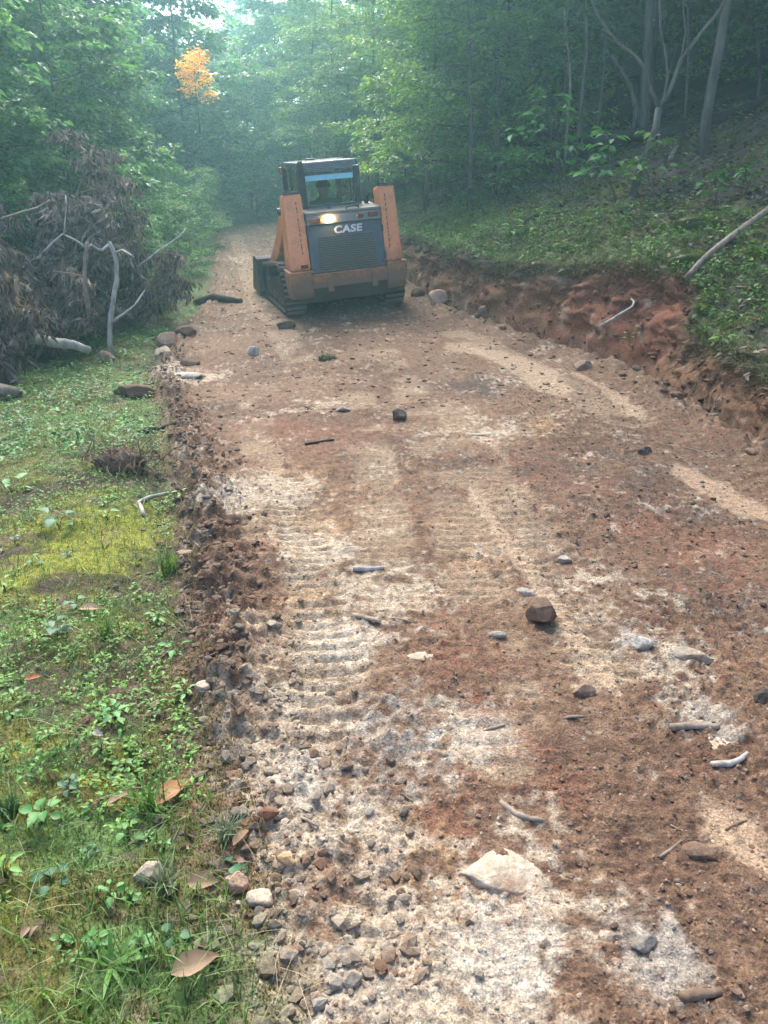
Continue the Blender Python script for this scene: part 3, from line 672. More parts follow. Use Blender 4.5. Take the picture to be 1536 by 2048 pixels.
# ------------------------------------------------------------------ the driver
def person():
    j = {'pelvis': (0, 1.02, .90, .15), 'waist': (0, 1.0, 1.06, .145), 'chest': (0, .99, 1.28, .165), 'upper': (0, 1.0, 1.43, .13), 'neck': (0, 1.01, 1.53, .058), 'jaw': (0, 1.03, 1.60, .075), 'head': (0, 1.02, 1.69, .098), 'crown': (0, 1.02, 1.76, .075),
         'shl': (-.18, 1.0, 1.43, .085), 'shr': (.18, 1.0, 1.43, .085), 'ell': (-.27, 1.12, 1.17, .052), 'elr': (.27, 1.12, 1.17, .052), 'wrl': (-.22, 1.36, 1.12, .035), 'wrr': (.22, 1.36, 1.12, .035), 'hal': (-.21, 1.45, 1.13, .04), 'har': (.21, 1.45, 1.13, .04),
         'hil': (-.1, 1.05, .88, .10), 'hir': (.1, 1.05, .88, .10), 'knl': (-.13, 1.47, .95, .07), 'knr': (.13, 1.47, .95, .07), 'anl': (-.12, 1.60, .76, .045), 'anr': (.12, 1.60, .76, .045), 'tol': (-.12, 1.70, .745, .04), 'tor': (.12, 1.70, .745, .04)}
    ed = ['pelvis waist', 'waist chest', 'chest upper', 'upper neck', 'neck jaw', 'jaw head', 'head crown', 'upper shl', 'upper shr', 'shl ell', 'shr elr', 'ell wrl', 'elr wrr', 'wrl hal', 'wrr har', 'pelvis hil', 'pelvis hir', 'hil knl', 'hir knr', 'knl anl', 'knr anr', 'anl tol', 'anr tor']
    names = list(j); me = bpy.data.meshes.new('person'); me.from_pydata([j[n][:3] for n in names], [tuple(names.index(a) for a in e.split()) for e in ed], [])
    o = bpy.data.objects.new('person_source', me); C.objects.link(o); o.modifiers.new('skin', 'SKIN'); sub = o.modifiers.new('sub', 'SUBSURF'); sub.levels = sub.render_levels = 2
    for i, n in enumerate(names):
        r = j[n][3]; me.skin_vertices[0].data[i].radius = (r, r); me.skin_vertices[0].data[i].use_root = (n == 'pelvis')
    dg = bpy.context.evaluated_depsgraph_get(); m2 = bpy.data.meshes.new_from_object(o.evaluated_get(dg)); bpy.data.objects.remove(o)
    return m2
b = NB('driver_clothes'); o_ = b.obj(); sx = b.n('SeparateXYZ'); b.l(o_, sx.inputs[0])
skin_ = b.ramp(sx.outputs[2], [(0, (.035, .04, .05)), (.93, (.035, .04, .05))]); 
mr = b.n('MapRange'); b.l(sx.outputs[2], mr.inputs[0]); mr.inputs[1].default_value = 1.515; mr.inputs[2].default_value = 1.525
c = b.mixc('MIX', mr.outputs[0], (.035, .05, .058), (.16, .09, .06)); c = b.mixc('MULTIPLY', .6, c, b.ramp(b.noise(20, 3, .6, o_), [(.3, .7), (.7, 1.2)]))
bs = b.n('BsdfPrincipled', Roughness=.85); b.l(c, bs.inputs['Base Color']); b.l(bs.outputs[0], b.out.inputs[0])
pm = person(); pm.materials.clear(); pm.polygons.foreach_set('use_smooth', np.ones(len(pm.polygons), bool))
per = link('person', pm, mat=b.m); per.matrix_world = MATRIX @ Matrix.Translation((-.04, -.13, .03))
tag(per, 'person in dark shirt and cap seated in the loader cab, back to the viewer', 'person')
g = Geo(); bm = bmesh.new(); bmesh.ops.create_uvsphere(bm, u_segments=20, v_segments=12, radius=1)
bmesh.ops.delete(bm, geom=[v for v in bm.verts if v.co.z < -.12], context='VERTS')
for v in bm.verts: v.co = Vector((v.co.x * .108, 1.015 + v.co.y * .118, 1.675 + v.co.z * .115))
addbm(g, bm); hexa(g, [(-.07, 1.1, 1.672), (.07, 1.1, 1.672), (.055, 1.21, 1.655), (-.055, 1.21, 1.655)], [(-.07, 1.1, 1.682), (.07, 1.1, 1.682), (.055, 1.21, 1.663), (-.055, 1.21, 1.663)]); part('cap', g, m_plain('cap_cloth', (.03, .03, .032), .9), per, True)

# ------------------------------------------------------------------ trees
def jitter_path(rng, p0, d, L, n, wob, sag=0.0, lift=0.0):
    pts = [np.array(p0, float)]; d = np.array(d, float); d /= np.linalg.norm(d)
    for k in range(n):
        d = d + rng.normal(0, wob, 3) + np.array([0, 0, lift - sag * (k / n)]); d /= np.linalg.norm(d)
        pts.append(pts[-1] + d * L / n)
    return np.array(pts)
def make_tree(seed, H=9, r=.09, base=1.2, limbs=16, reach=2.4, up=.25, subs=7, sublen=.8, per=14, leaf=(.10, .055), greens=((.05, .10, .03), (.09, .16, .05)), lean=(0, 0), detail=0, droop=.1, flat=.35, top=1.0, spread=.07, wob=.03):
    rng = np.random.default_rng(seed); gt, gl = Geo(), Geo()
    n = 9; hh = np.linspace(0, 1, n); ph = rng.uniform(0, 6, 2)
    tr = np.stack([lean[0]*hh*H + wob*H*np.sin(hh*4 + ph[0])*hh, lean[1]*hh*H + wob*H*np.sin(hh*3.3 + ph[1])*hh, hh*H - .25*(hh == 0)], 1)
    rad = r * (1.0 - .8*hh); rad[0] = r*1.45
    tube(gt, tr, rad, 9, jit=.12, rng=rng)
    at = lambda t: np.array([np.interp(t, hh, tr[:, k]) for k in range(3)])
    pos, ax, tone = [], [], []
    for i in range(limbs):
        t = lerp(base/H, .97, (i + rng.random()) / limbs)
        az = i * 2.4 + rng.normal(0, .4); fall = (1 - .55*((t*H - base)/(H - base))**1.4)
        L = reach * fall * rng.uniform(.65, 1.15)
        d = np.array([math.cos(az), math.sin(az), up + rng.normal(0, .15)])
        pth = jitter_path(rng, at(t), d, L, 7, .10, sag=droop, lift=.0)
        r0 = max(.008, r*.32*fall); tube(gt, pth, np.linspace(r0, r0*.22, 8), 5, cap=False)
        for k in range(subs):
            u = lerp(.22, 1.0, (k + rng.random()*.7) / subs); q = np.array([np.interp(u*7, np.arange(8), pth[:, m]) for m in range(3)])
            a2 = az + (1 if k % 2 else -1) * rng.uniform(.35, 1.15); l2 = sublen * rng.uniform(.55, 1.2) * (1.15 - .5*u)
            p2 = jitter_path(rng, q, [math.cos(a2), math.sin(a2), rng.normal(.05, .16)], l2, 4, .12, sag=droop)
            tube(gt, p2, np.linspace(r0*.3, .0025, 5), 3, cap=False)
            ii = np.arange(per); v = lerp(.08, 1.0, (ii + rng.random(per)) / per)
            c0 = np.stack([np.interp(v*4, np.arange(5), p2[:, m]) for m in range(3)], 1)
            a3 = a2 + np.where(ii % 2, 1, -1) * rng.uniform(.3, 1.3, per)
            pos.append(c0 + rng.normal(0, spread, (per, 3)) * np.array([1, 1, .5])); ax.append(np.stack([np.cos(a3), np.sin(a3), rng.normal(-.22, .3, per)], 1))
            tone.append(np.full(per, rng.normal(0, .18)))
    pos = np.concatenate(pos); ax = np.concatenate(ax); tone = np.concatenate(tone); N = len(pos)
    nm = np.tile([0, 0, 1.0], (N, 1)) + rng.normal(0, flat, (N, 3))
    gA, gB = np.array(greens[0]), np.array(greens[1]); mixv = np.clip(rng.normal(.45, .25, N) + tone, 0, 1)[:, None]
    # some sprigs are younger and yellower
    col = gA + (gB - gA)*mixv; col = col * rng.uniform(.75, 1.25, (N, 1))
    sz = rng.uniform(.65, 1.2, N)
    leaves(gl, pos, ax, nm, leaf[0]*sz, leaf[1]*sz, col, fold=.2, curl=rng.uniform(-.05, .25, N), detail=detail)
    return gt.mesh('trunk', True, M['bark']), gl.mesh('crown', False, M['leaf'])
VAR = {}
def variant(key, **kw): VAR[key] = make_tree(**kw)
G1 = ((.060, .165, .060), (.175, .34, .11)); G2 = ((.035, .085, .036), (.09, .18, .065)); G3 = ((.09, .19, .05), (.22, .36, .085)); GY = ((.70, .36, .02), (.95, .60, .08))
for k in range(3): variant(('broad', k), seed=10+k, H=8.5, r=.075, base=.35, limbs=44, reach=2.5, up=.3, subs=9, sublen=.95, per=34, leaf=(.22, .13), greens=G1, droop=.18, spread=.11)
for k in range(3): variant(('spray', k), seed=20+k, H=9.0, r=.065, base=1.0, limbs=40, reach=3.1, up=.14, subs=10, sublen=1.0, per=32, leaf=(.15, .088), greens=G3, droop=.10, flat=.25, lean=(-.05, -.02), spread=.08)
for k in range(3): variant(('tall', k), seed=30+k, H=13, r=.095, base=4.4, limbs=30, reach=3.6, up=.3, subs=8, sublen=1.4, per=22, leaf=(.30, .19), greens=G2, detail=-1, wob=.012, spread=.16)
for k in range(3): variant(('far', k), seed=40+k, H=11, r=.09, base=.3, limbs=46, reach=3.1, up=.3, subs=9, sublen=1.2, per=32, leaf=(.25, .16), greens=G1, detail=-1, droop=.16, spread=.16)
for k in range(2): variant(('shrub', k), seed=50+k, H=2.6, r=.02, base=.1, limbs=24, reach=1.2, up=.45, subs=7, sublen=.55, per=20, leaf=(.11, .06), greens=G1, droop=.14, spread=.06)
for k in range(2): variant(('thin', k), seed=55+k, H=9.5, r=.035, base=2.6, limbs=16, reach=1.9, up=.25, subs=7, sublen=.8, per=18, leaf=(.15, .085), greens=G2, detail=-1, wob=.018, spread=.1)
variant(('yellow', 0), seed=63, H=4.2, r=.04, base=1.6, limbs=13, reach=1.3, up=.9, subs=6, sublen=.6, per=16, leaf=(.2, .13), greens=GY, spread=.2, flat=.8)
NAMES = dict(broad='broadleaf_tree', spray='beech_tree', tall='forest_tree', far='hedgerow_tree', shrub='shrub', thin='slender_tree', yellow='yellow_tree')
def plant_tree(kind, k, x, y, rot, sc, label, group=None, cat='tree', tilt=(0, 0), sink=.05):
    t = thing(NAMES[kind], label, cat, (x, y, gz(x, y) - sink), (tilt[0], tilt[1], rot), group, sc)
    a, b = VAR[(kind, k)]; link('trunk', a, t); link('crown', b, t); return t
rng = np.random.default_rng(77)
# left wood beside the brush heap
left = [(-6.2, 11.5, 1.0), (-8.2, 9.0, 1.05), (-5.6, 14.5, .95), (-7.6, 13.5, 1.1), (-10.5, 11.5, 1.1), (-6.4, 17.5, 1.0), (-8.8, 16.2, 1.05), (-11.5, 15.0, 1.1), (-7.4, 21, 1.05), (-9.8, 19.8, 1.1), (-12.8, 18.8, 1.1), (-10.2, 7.2, 1.0), (-8.2, 24.5, 1.1), (-11.0, 23.2, 1.1)]
for i, (x, y, s_) in enumerate(left):
    plant_tree('broad', i % 3, x, y, rng.uniform(0, 6.3), s_*rng.uniform(.62, .78), 'leafy broad-leaved tree with foliage to the ground behind the brown brush heap', 'broad-leaved trees left of the road')
for i, (x, y) in enumerate([(-4.5, 13.6), (-4.6, 15.0), (-4.0, 12.6), (-4.25, 16.2), (-4.7, 19), (-5.15, 21.6), (-5.7, 24.5), (-5.0, 17.2), (-6.2, 27), (-5.2, 16.4), (-5.4, 18.0), (-6.2, 21), (-6.8, 24), (-7.6, 27)]):
    plant_tree('shrub', i % 2, x, y, rng.uniform(0, 6.3), rng.uniform(.5, .8), 'low green shrub on the grassy left edge of the road beyond the brush', 'shrubs along the left road edge', 'shrub')
# wall of trees beyond the crest
for i, (x, y) in enumerate([(-12.5, 29), (-15, 34), (-8.2, 35), (-5.6, 34), (-10.6, 38), (-3.2, 37), (-6.4, 41), (-13, 42), (-1.0, 41), (-9, 46), (-3.5, 46), (-17, 40), (-16, 27), (1.5, 44), (-18, 31), (-12, 50), (-6, 52), (0, 50), (-20, 46), (4, 49)]):
    plant_tree('far', i % 3, x, y, rng.uniform(0, 6.3), rng.uniform(.7, .95)*(.80 if -.30 < x/y < -.06 else 1), 'hazy green tree in the bright gap where the road goes over its crest', 'hazy trees beyond the crest')
for i, (x, y) in enumerate([(3, 36), (6.5, 39), (10, 42), (8, 33), (12.5, 36), (15, 40), (2.5, 54), (8, 50), (13, 48), (18, 44), (-14, 56), (-22, 52), (-24, 38), (-22, 28), (-19, 22), (-16, 18), (-17, 12), (-9, 58), (-1, 58), (-4, 60), (3, 60), (-17, 58), (7, 58), (-11, 61), (-7.5, 31), (-9.8, 31.5), (-12.5, 33), (-5.0, 38.5)]):
    plant_tree('far', i % 3, x, y, rng.uniform(0, 6.3), rng.uniform(1.0, 1.25)*(.76 if -.30 < x/y < -.06 else 1), 'distant green tree closing the view between the nearer trunks', 'distant trees closing the view')
for i, (x, y) in enumerate([(-7.0, 31), (-5.2, 32.5), (-3.4, 33), (-1.8, 32.5), (-8.6, 30), (-.6, 30.5), (.4, 27), (1.6, 24), (2.4, 20), (3.6, 17), (2.0, 18.5), (.6, 23), (-1.0, 27.5)]):
    plant_tree('shrub', i % 2, x, y, rng.uniform(0, 6.3), rng.uniform(.9, 1.5), 'green shrub filling the gap under the hazy trees at the road head', 'shrubs at the head of the road', 'shrub')
q = PD(392, 160, 24.5); yt = plant_tree('yellow', 0, q[0], q[1], 1.2, .45, 'small tree with bright yellow orange leaves among the hazy greens', sink=-(q[2] - gz(q[0], q[1])) + 1.25)
# right: beeches reaching over the road from the bank
for i, (x, y, s_, r_) in enumerate([(2.6, 17.5, 1.0, .4), (1.2, 21.5, 1.05, 3.3), (-.2, 25.5, 1.1, 1.0), (3.2, 20.5, 1.1, 4.4), (-1.6, 30, 1.15, 5.2), (1.8, 28, 1.15, .1), (5.0, 18.0, 1.0, 2.9), (4.4, 24, 1.15, 3.9), (-3.0, 33.5, 1.1, 1.7), (1.7, 15.8, .9, .2), (.9, 18.2, .95, 2.6)]):
    plant_tree('spray', i % 3, x, y, r_, s_*.8, 'beech tree holding flat sprays of pale leaves out from the right bank', 'beeches on the right bank')
# the dark wood uphill
cand = []
for k in range(4000):
    x, y = rng.uniform(3.2, 17), rng.uniform(9.5, 40)
    if x - XR(y) < 5.2: continue
    if all((x - a)**2 + (y - b)**2 > 2.1**2 for a, b in cand): cand.append((x, y))
    if len(cand) > 74: break
cand = [c for c in cand if abs(c[0]/max(c[1], 1) ) < 1.05]
for i, (x, y) in enumerate(cand):
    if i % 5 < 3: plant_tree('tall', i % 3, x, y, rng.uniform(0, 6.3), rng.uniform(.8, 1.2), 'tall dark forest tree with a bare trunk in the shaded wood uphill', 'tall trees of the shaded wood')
    elif i % 5 == 3: plant_tree('thin', i % 2, x, y, rng.uniform(0, 6.3), rng.uniform(.8, 1.15), 'pencil-thin young tree in the shaded wood uphill', 'thin young trees of the shaded wood')
    else: plant_tree('shrub', i % 2, x, y, rng.uniform(0, 6.3), rng.uniform(.8, 1.3), 'leafy understorey bush deep in the shaded wood uphill', 'understorey bushes of the shaded wood', 'shrub')
# trees one can tell apart on the bank
def pole_tree(name, label, paths, mat, crown=None, cat='tree'):
    o = np.array(paths[0][0][0]); t = thing(name, label, cat, tuple(o)); g = Geo(); rg = np.random.default_rng(3)
    for pts, r0, r1 in paths: 
        pts = np.array(pts) - o; tube(g, pts, np.linspace(r0, r1, len(pts)), 9, jit=.15, rng=rg)
    link('trunk', g.mesh('trunk', True, mat), t)
    if crown:
        k, sc, off = crown; link('crown', VAR[k][1], t, loc=tuple(np.array(off) - o), scale=sc)
    return t
def px_path(pts, Y0, Y1=None, sink=0.0):
    n = len(pts); Y1 = Y0 if Y1 is None else Y1
    out = [PD(px, py, lerp(Y0, Y1, k/(n-1))) for k, (px, py) in enumerate(pts)]; out[0][2] -= sink; return out
b0 = P(1407, 300)
pole_tree('leaning_tree', 'smooth grey leaning tree above the fallen dark log on the bank', [(px_path([(1407, 300), (1412, 240), (1425, 160), (1440, 90), (1455, 0), (1475, -200), (1490, -500)], b0[1], b0[1], .15), .068, .05)], M['bark'], (('tall', 0), .8, PD(1460, 500, b0[1])))
b0 = P(1262, 395); Y = b0[1]
pole_tree('forked_tree', 'grey forked tree with two crooked stems rising from the leafy bank', [
    (px_path([(1262, 395), (1275, 350), (1295, 300), (1312, 255), (1318, 215)], Y, Y, .15), .05, .042),
    (px_path([(1318, 215), (1302, 180), (1293, 140), (1268, 110), (1235, 85), (1215, 62), (1190, 20), (1170, -60)], Y), .03, .014),
    (px_path([(1318, 215), (1340, 180), (1355, 140), (1362, 118), (1395, 75), (1440, 20), (1465, -40), (1500, -200)], Y), .03, .014),
    (px_path([(1328, 200), (1336, 150), (1332, 110), (1322, 70), (1318, -20), (1315, -200)], Y, Y + .2), .02, .012),
    (px_path([(1362, 118), (1372, 60), (1366, 20), (1370, -60)], Y, Y + .1), .014, .008)], M['bark'])
b0 = P(1283, 285); Y = b0[1] + .8
pole_tree('straight_tree', 'straight dark trunk close behind the forked tree', [(px_path([(1283, 290), (1290, 200), (1294, 100), (1300, 0), (1306, -200), (1312, -600)], Y, Y, .4), .085, .06)], M['bark'], (('tall', 1), .85, PD(1300, 500, Y)))
pole_tree('slanting_tree', 'slim stem with a broken slanting limb beside the straight dark trunk', [(px_path([(1270, 285), (1272, 215), (1258, 165), (1238, 135), (1222, 110)], Y - .4, Y - .4, .3), .05, .02)], M['bark'])
for (pts, r0, lab) in [([(1137, 235), (1141, 170), (1138, 110), (1131, 60), (1128, -60)], .028, 'thin pale stem catching light left of the paired slender trees'), ([(1160, 240), (1166, 170), (1174, 90), (1172, 0), (1176, -150)], .04, 'slender grey tree rising behind the big-leaved sapling'), ([(1200, 210), (1208, 140), (1212, 60), (1210, -60)], .022, 'very thin dark stem between slender tree and straight trunk'), ([(1378, 235), (1374, 160), (1377, 60), (1374, -60)], .025, 'thin stem right of the forked tree'), ([(1522, 220), (1520, 150), (1515, 80), (1490, 20), (1480, -60)], .03, 'thin crooked stem by the end of the fallen log')]:
    Y = 14.5; pole_tree('slender_tree', lab, [(px_path(pts, Y, Y, 1.0), r0, r0*.6)], M['wood'] if 'pale' in lab else M['bark'])
for (px, py, Y, r0, lab) in [(1080, 190, 20, .2, 'thick dark trunk deep in the wood'), (1447, 120, 21, .2, 'broad black trunk far up the slope'), (855, 285, 19, .07, 'dark trunk at the road edge behind the loader'), (1000, 270, 16.5, .06, 'dark thin trunk above the shrubby bank')]:
    pole_tree('forest_tree', lab, [(px_path([(px, py + 40), (px - 4, py - 80), (px - 8, py - 250), (px - 6, py - 700)], Y, Y, 1.2), r0, r0*.8)], M['bark'])

# ------------------------------------------------------------------ dead brush, bare stems and logs on the left
def make_brush(seed, H, n_limb=9, nl=90, spread=.7):
    rg = np.random.default_rng(seed); gs, gl = Geo(), Geo()
    st = jitter_path(rg, (0, 0, -.1), (rg.normal(0, .25), rg.normal(0, .25), 1), H, 8, .10); tube(gs, st, np.linspace(.028, .006, 9), 6)
    P_, A_, K_ = [], [], []
    for i in range(n_limb):
        u = lerp(.15, 1, (i + rg.random()) / n_limb); q = np.array([np.interp(u*8, np.arange(9), st[:, m]) for m in range(3)]); az = rg.uniform(0, 6.3)
        L = spread * rg.uniform(.6, 1.3) * (1.25 - .6*u); br = jitter_path(rg, q, (math.cos(az), math.sin(az), .45), L, 6, .16, sag=.25); tube(gs, br, np.linspace(.011, .003, 7), 4, cap=False)
        for k in range(5):
            w_ = rg.uniform(.3, 1); q2 = np.array([np.interp(w_*6, np.arange(7), br[:, m]) for m in range(3)]); m_ = max(4, nl // 5)
            tw = rg.normal(0, 1, 3); tw[2] = -abs(tw[2])*.3; tw = q2 + tw/np.linalg.norm(tw)*.2*rg.random((m_, 1))
            P_.append(tw + rg.normal(0, .035, (m_, 3))); a = np.concatenate([rg.normal(0, .45, (m_, 2)), -np.abs(rg.normal(.9, .35, (m_, 1)))], 1); A_.append(a); K_.append(np.full(m_, rg.normal(0, .12)))
    P_, A_, K_ = np.concatenate(P_), np.concatenate(A_), np.concatenate(K_); N = len(P_)
    t = np.clip(rg.beta(1.6, 2.2, N) + K_, 0, 1)[:, None]; col = lerp(np.array([.055, .038, .031]), np.array([.40, .305, .255]), t**1.3)
    leaves(gl, P_, A_, rg.normal(0, 1, (N, 3)), rg.uniform(.09, .17, N), rg.uniform(.026, .045, N), col, fold=.35, curl=rg.uniform(-.3, .4, N))
    return gs.mesh('stem', True, M['wood']), gl.mesh('dead_leaves', False, M['dead'])
BR = [make_brush(300 + k, h, 11, 120, sp_) for k, (h, sp_) in enumerate(((3.1, .85), (2.4, .75), (1.7, .7), (1.2, .6)))]
spots = [(265, 0, 1, 11.4), (315, 0, 2, 12.0), (215, 0, 2, 10.4), (40, 0, 1, 8.9), (130, 0, 1, 9.7), (30, 0, 1, 9.3), (90, 0, 0, 9.8), (150, 0, 0, 10.6), (10, 0, 0, 10.0), (60, 0, 2, 9.1), (120, 0, 1, 10.0), (200, 0, 1, 10.9), (175, 0, 2, 10.3), (0, 0, 3, 9.0), (300, 0, 3, 11.3), (60, 0, 1, 10.8), (240, 0, 1, 11.9), (110, 0, 3, 9.4), (-60, 0, 0, 9.4), (-40, 0, 1, 9.0), (150, 0, 1, 9.9), (265, 0, 2, 10.7), (-20, 0, 3, 7.6), (30, 0, 3, 7.9)]
for i, (px, py, k, Y) in enumerate(spots):
    x = (px - 768) / FPX * Y * 1.05; rg = np.random.default_rng(i + 900)
    t = thing('cut_branch', 'cut branch of drooping brown withered leaves in the roadside brush heap', 'branch', (x, Y, gz(x, Y)), (rg.normal(0, .22), rg.normal(0, .22), rg.uniform(0, 6.3)), 'withered branches of the brush heap', rg.uniform(.85, 1.15))
    link('stem', BR[k][0], t); link('dead_leaves', BR[k][1], t)
def stick(name, label, pts, rad, mat, cat='branch', group=None, lift=None, subs=(), n=8):
    pts = [np.array(p, float) for p in pts]; o = pts[len(pts)//2].copy(); t = Geo(); rg = np.random.default_rng(len(label))
    dense = []                                            # resample with a little wander
    for a_, b_ in zip(pts[:-1], pts[1:]):
        for u in (0, .5): dense.append(lerp(a_, b_, u) + (rg.normal(0, np.linalg.norm(b_ - a_)*.02, 3) if u else 0))
    dense.append(pts[-1]); dense = np.array(dense) - o
    rr = np.interp(np.linspace(0, 1, len(dense)), np.linspace(0, 1, len(np.atleast_1d(rad))), np.atleast_1d(rad)); tube(t, dense, rr, n, jit=.25, rng=rg)
    for sp, r0, r1 in subs: sp = np.array(sp) - o; tube(t, sp, np.linspace(r0, r1, len(sp)), 6, jit=.2, rng=rg)
    ob = link(name, t.mesh(name, True, mat), loc=tuple(o)); return tag(ob, label, cat, group)
def ground_stick(name, label, pxs, r, mat, cat='stick', lift=.6, group=None, ends=1.0):
    pts = []
    for px, py in pxs: q = G(px, py); q[2] += r*lift; pts.append(q)
    return stick(name, label, pts, [r*ends, r, r*.7], mat, cat, group)
Y = 9.3
stick('dead_sapling', 'pale bare crooked stem standing at the front of the brush heap', px_path([(222, 705), (219, 650), (226, 605), (234, 560), (233, 525), (224, 495), (218, 484)], Y, Y, .1), [.034, .029, .022], M['pale'], subs=[
    (px_path([(222, 645), (245, 630), (270, 610), (290, 580)], Y - .1, Y + .2), .018, .008), (px_path([(232, 505), (245, 500), (258, 508), (268, 514)], Y, Y - .3), .016, .007), (px_path([(219, 488), (205, 500), (195, 498), (183, 490), (172, 494)], Y, Y - .1), .018, .013), (px_path([(172, 494), (150, 480), (125, 468), (105, 485), (88, 502), (76, 512)], Y - .1, Y - .3), .016, .007), (px_path([(128, 469), (130, 440), (133, 410), (131, 390)], Y - .2, Y), .009, .005)])
stick('dead_sapling', 'shorter grey bare stem beside the pale crooked one in the brush heap', px_path([(176, 628), (172, 590), (168, 550), (170, 515), (174, 485)], Y - .2, Y - .2), [.03, .026, .02], M['wood'], subs=[(px_path([(168, 555), (150, 548), (125, 545), (105, 542)], Y - .2, Y - .5), .011, .006)])
stick('bare_branch', 'thin pale branch slanting up out of the brush toward the road', px_path([(275, 534), (300, 515), (335, 490), (355, 475), (371, 458)], 11, 11.6), [.016, .013, .007], M['pale'])
stick('bare_branch', 'thin grey branch lying across the top of the brush heap', px_path([(0, 438), (40, 425), (75, 415), (100, 400)], 9, 9.5), [.014, .012, .007], M['wood'])
stick('bare_branch', 'zigzag grey twig poking out of the upper brush', px_path([(200, 438), (215, 415), (220, 405), (210, 385), (222, 380)], 9.5, 9.5), [.01, .009, .005], M['wood'])
stick('pale_log', 'long smooth pale log lying along the foot of the brush heap', [q + np.array([0, 0, .06]) for q in px_path([(-60, 700), (0, 694), (70, 688), (110, 696), (150, 701), (180, 712)], 8.1, 8.6)], [.06, .062, .045], M['pale'], 'log', subs=[(px_path([(128, 690), (133, 684), (132, 680)], 8.5), .015, .008)], n=12)
stick('grey_log', 'thick grey log end resting in the green weeds', [q + np.array([0, 0, .05]) for q in px_path([(-70, 780), (0, 790), (45, 797)], 6.9, 7.1)], [.075, .07, .05], M['wood'], 'log', n=12)
ground_stick('dark_log', 'dark half-buried log at the left edge of the road', [(392, 608), (430, 605), (482, 606)], .07, M['dark_wood'], 'log', .3)
ground_stick('dark_stick', 'short charred stick beside the grass tuft at the verge', [(288, 868), (320, 862), (352, 862)], .022, M['dark_wood'])
ground_stick('pale_twig', 'pale bent twig lying beside the yellow moss', [(287, 1030), (278, 1008), (300, 1000), (345, 990)], .012, M['pale'])
ground_stick('white_stick', 'short straight white stick on the track-marked clay', [(706, 1149), (735, 1147), (768, 1145)], .012, M['pale'])
ground_stick('brown_stick', 'flat brown stick in the right-hand gravel', [(1340, 1468), (1385, 1464), (1436, 1466)], .012, M['wood'])
ground_stick('curved_stick', 'curved white peeled stick beside pale bark flake', [(1420, 1545), (1455, 1542), (1480, 1532), (1492, 1520)], .009, M['pale'])
ground_stick('grey_twig', 'grey forked twig lying beside the flat pale slab', [(1000, 1610), (1030, 1632), (1060, 1642), (1085, 1645)], .008, M['wood'])
ground_stick('root_stick', 'dark red-brown stick pressed into the clay at the road bottom', [(1360, 2005), (1400, 1995), (1440, 1990)], .012, M['root'])
ground_stick('twig', 'thin dark twig on the red clay patch', [(610, 893), (640, 890), (668, 885)], .01, M['dark_wood'])
ground_stick('bark_strip', 'torn bark strip lying in the pale tread marks', [(705, 1243), (730, 1250), (760, 1260)], .01, M['wood'])
rgx = np.random.default_rng(41)
for k in range(15):
    px, py = rgx.uniform(420, 1500), rgx.uniform(720, 1950); a = rgx.uniform(-.5, .5); L = rgx.uniform(18, 50)
    ground_stick('twig', 'small broken twig lying loose on the scraped road surface', [(px, py), (px + L*.5*math.cos(a), py + L*.5*math.sin(a) + rgx.normal(0, 2)), (px + L*math.cos(a), py + L*math.sin(a))], rgx.uniform(.0025, .005), M['wood' if k % 3 else 'root'], group='loose twigs on the road')
# right bank timber
stick('birch_pole', 'pale mottled pole sloping down over the mossy bank', [q for q in px_path([(1372, 556), (1400, 525), (1440, 490), (1490, 452), (1545, 412), (1620, 350)], 6.9, 7.4)], [.024, .026, .028], M['wood'], 'pole', n=10)
q0, q1 = P(1285, 268), P(1500, 232)
stick('fallen_log', 'long dark fallen log lying across the shaded slope', [PD(1180, 285, 14.2), PD(1290, 268, 13.8), PD(1380, 262, 13.2), PD(1450, 240, 12.8), PD(1560, 205, 12.4)], [.09, .12, .14], M['dark_wood'], 'log', n=12)
stick('dark_branch', 'dark rotten branch lying on the mossy bank below the sapling', [G(1018, 472) + [0, 0, .05], G(1050, 458) + [0, 0, .07], G(1085, 442) + [0, 0, .06], G(1112, 430) + [0, 0, .03]], [.035, .045, .03], M['dark_wood'])
ground_stick('stub', 'short grey stump stub among dead leaves on the slope', [(1340, 318), (1348, 305), (1356, 295)], .035, M['wood'], lift=1.)
ground_stick('fallen_branch', 'thin grey fallen branch on the leaf litter of the bank', [(1300, 470), (1350, 455), (1400, 430)], .012, M['wood'])
ground_stick('fallen_branch', 'weathered branch lying in the leaf litter above the mossy ledge', [(1290, 432), (1335, 425), (1372, 418)], .016, M['wood'])
stick('white_root', 'bent white root sticking out of the red clay cutting', px_path([(1200, 652), (1225, 638), (1250, 622), (1265, 612), (1268, 604), (1262, 598)], 7.35, 7.7), [.012, .012, .008], M['pale'], 'root')
rg = np.random.default_rng(5); g = Geo()
for k in range(420):
    y = rg.uniform(4.6, 15); fw_ = float(FW(y)); u = rg.uniform(.45, 1.05); x = float(XR(y)) + fw_*u; z = gz(x, y)
    L = rg.uniform(.08, .38); d = np.array([-1, rg.normal(0, .6), rg.normal(-.9, .5)])
    pth = jitter_path(rg, (x + .03, y, z - .01), d, L, 6, .3, sag=.35); tube(g, pth, np.linspace(rg.uniform(.003, .009), .0015, 7), 3, col=(.2, .14, .1), cap=False)
tag(link('roots', g.mesh('roots', True, M['root'])), 'fine brown roots dangling from the cut clay bank', 'roots', kind='stuff')
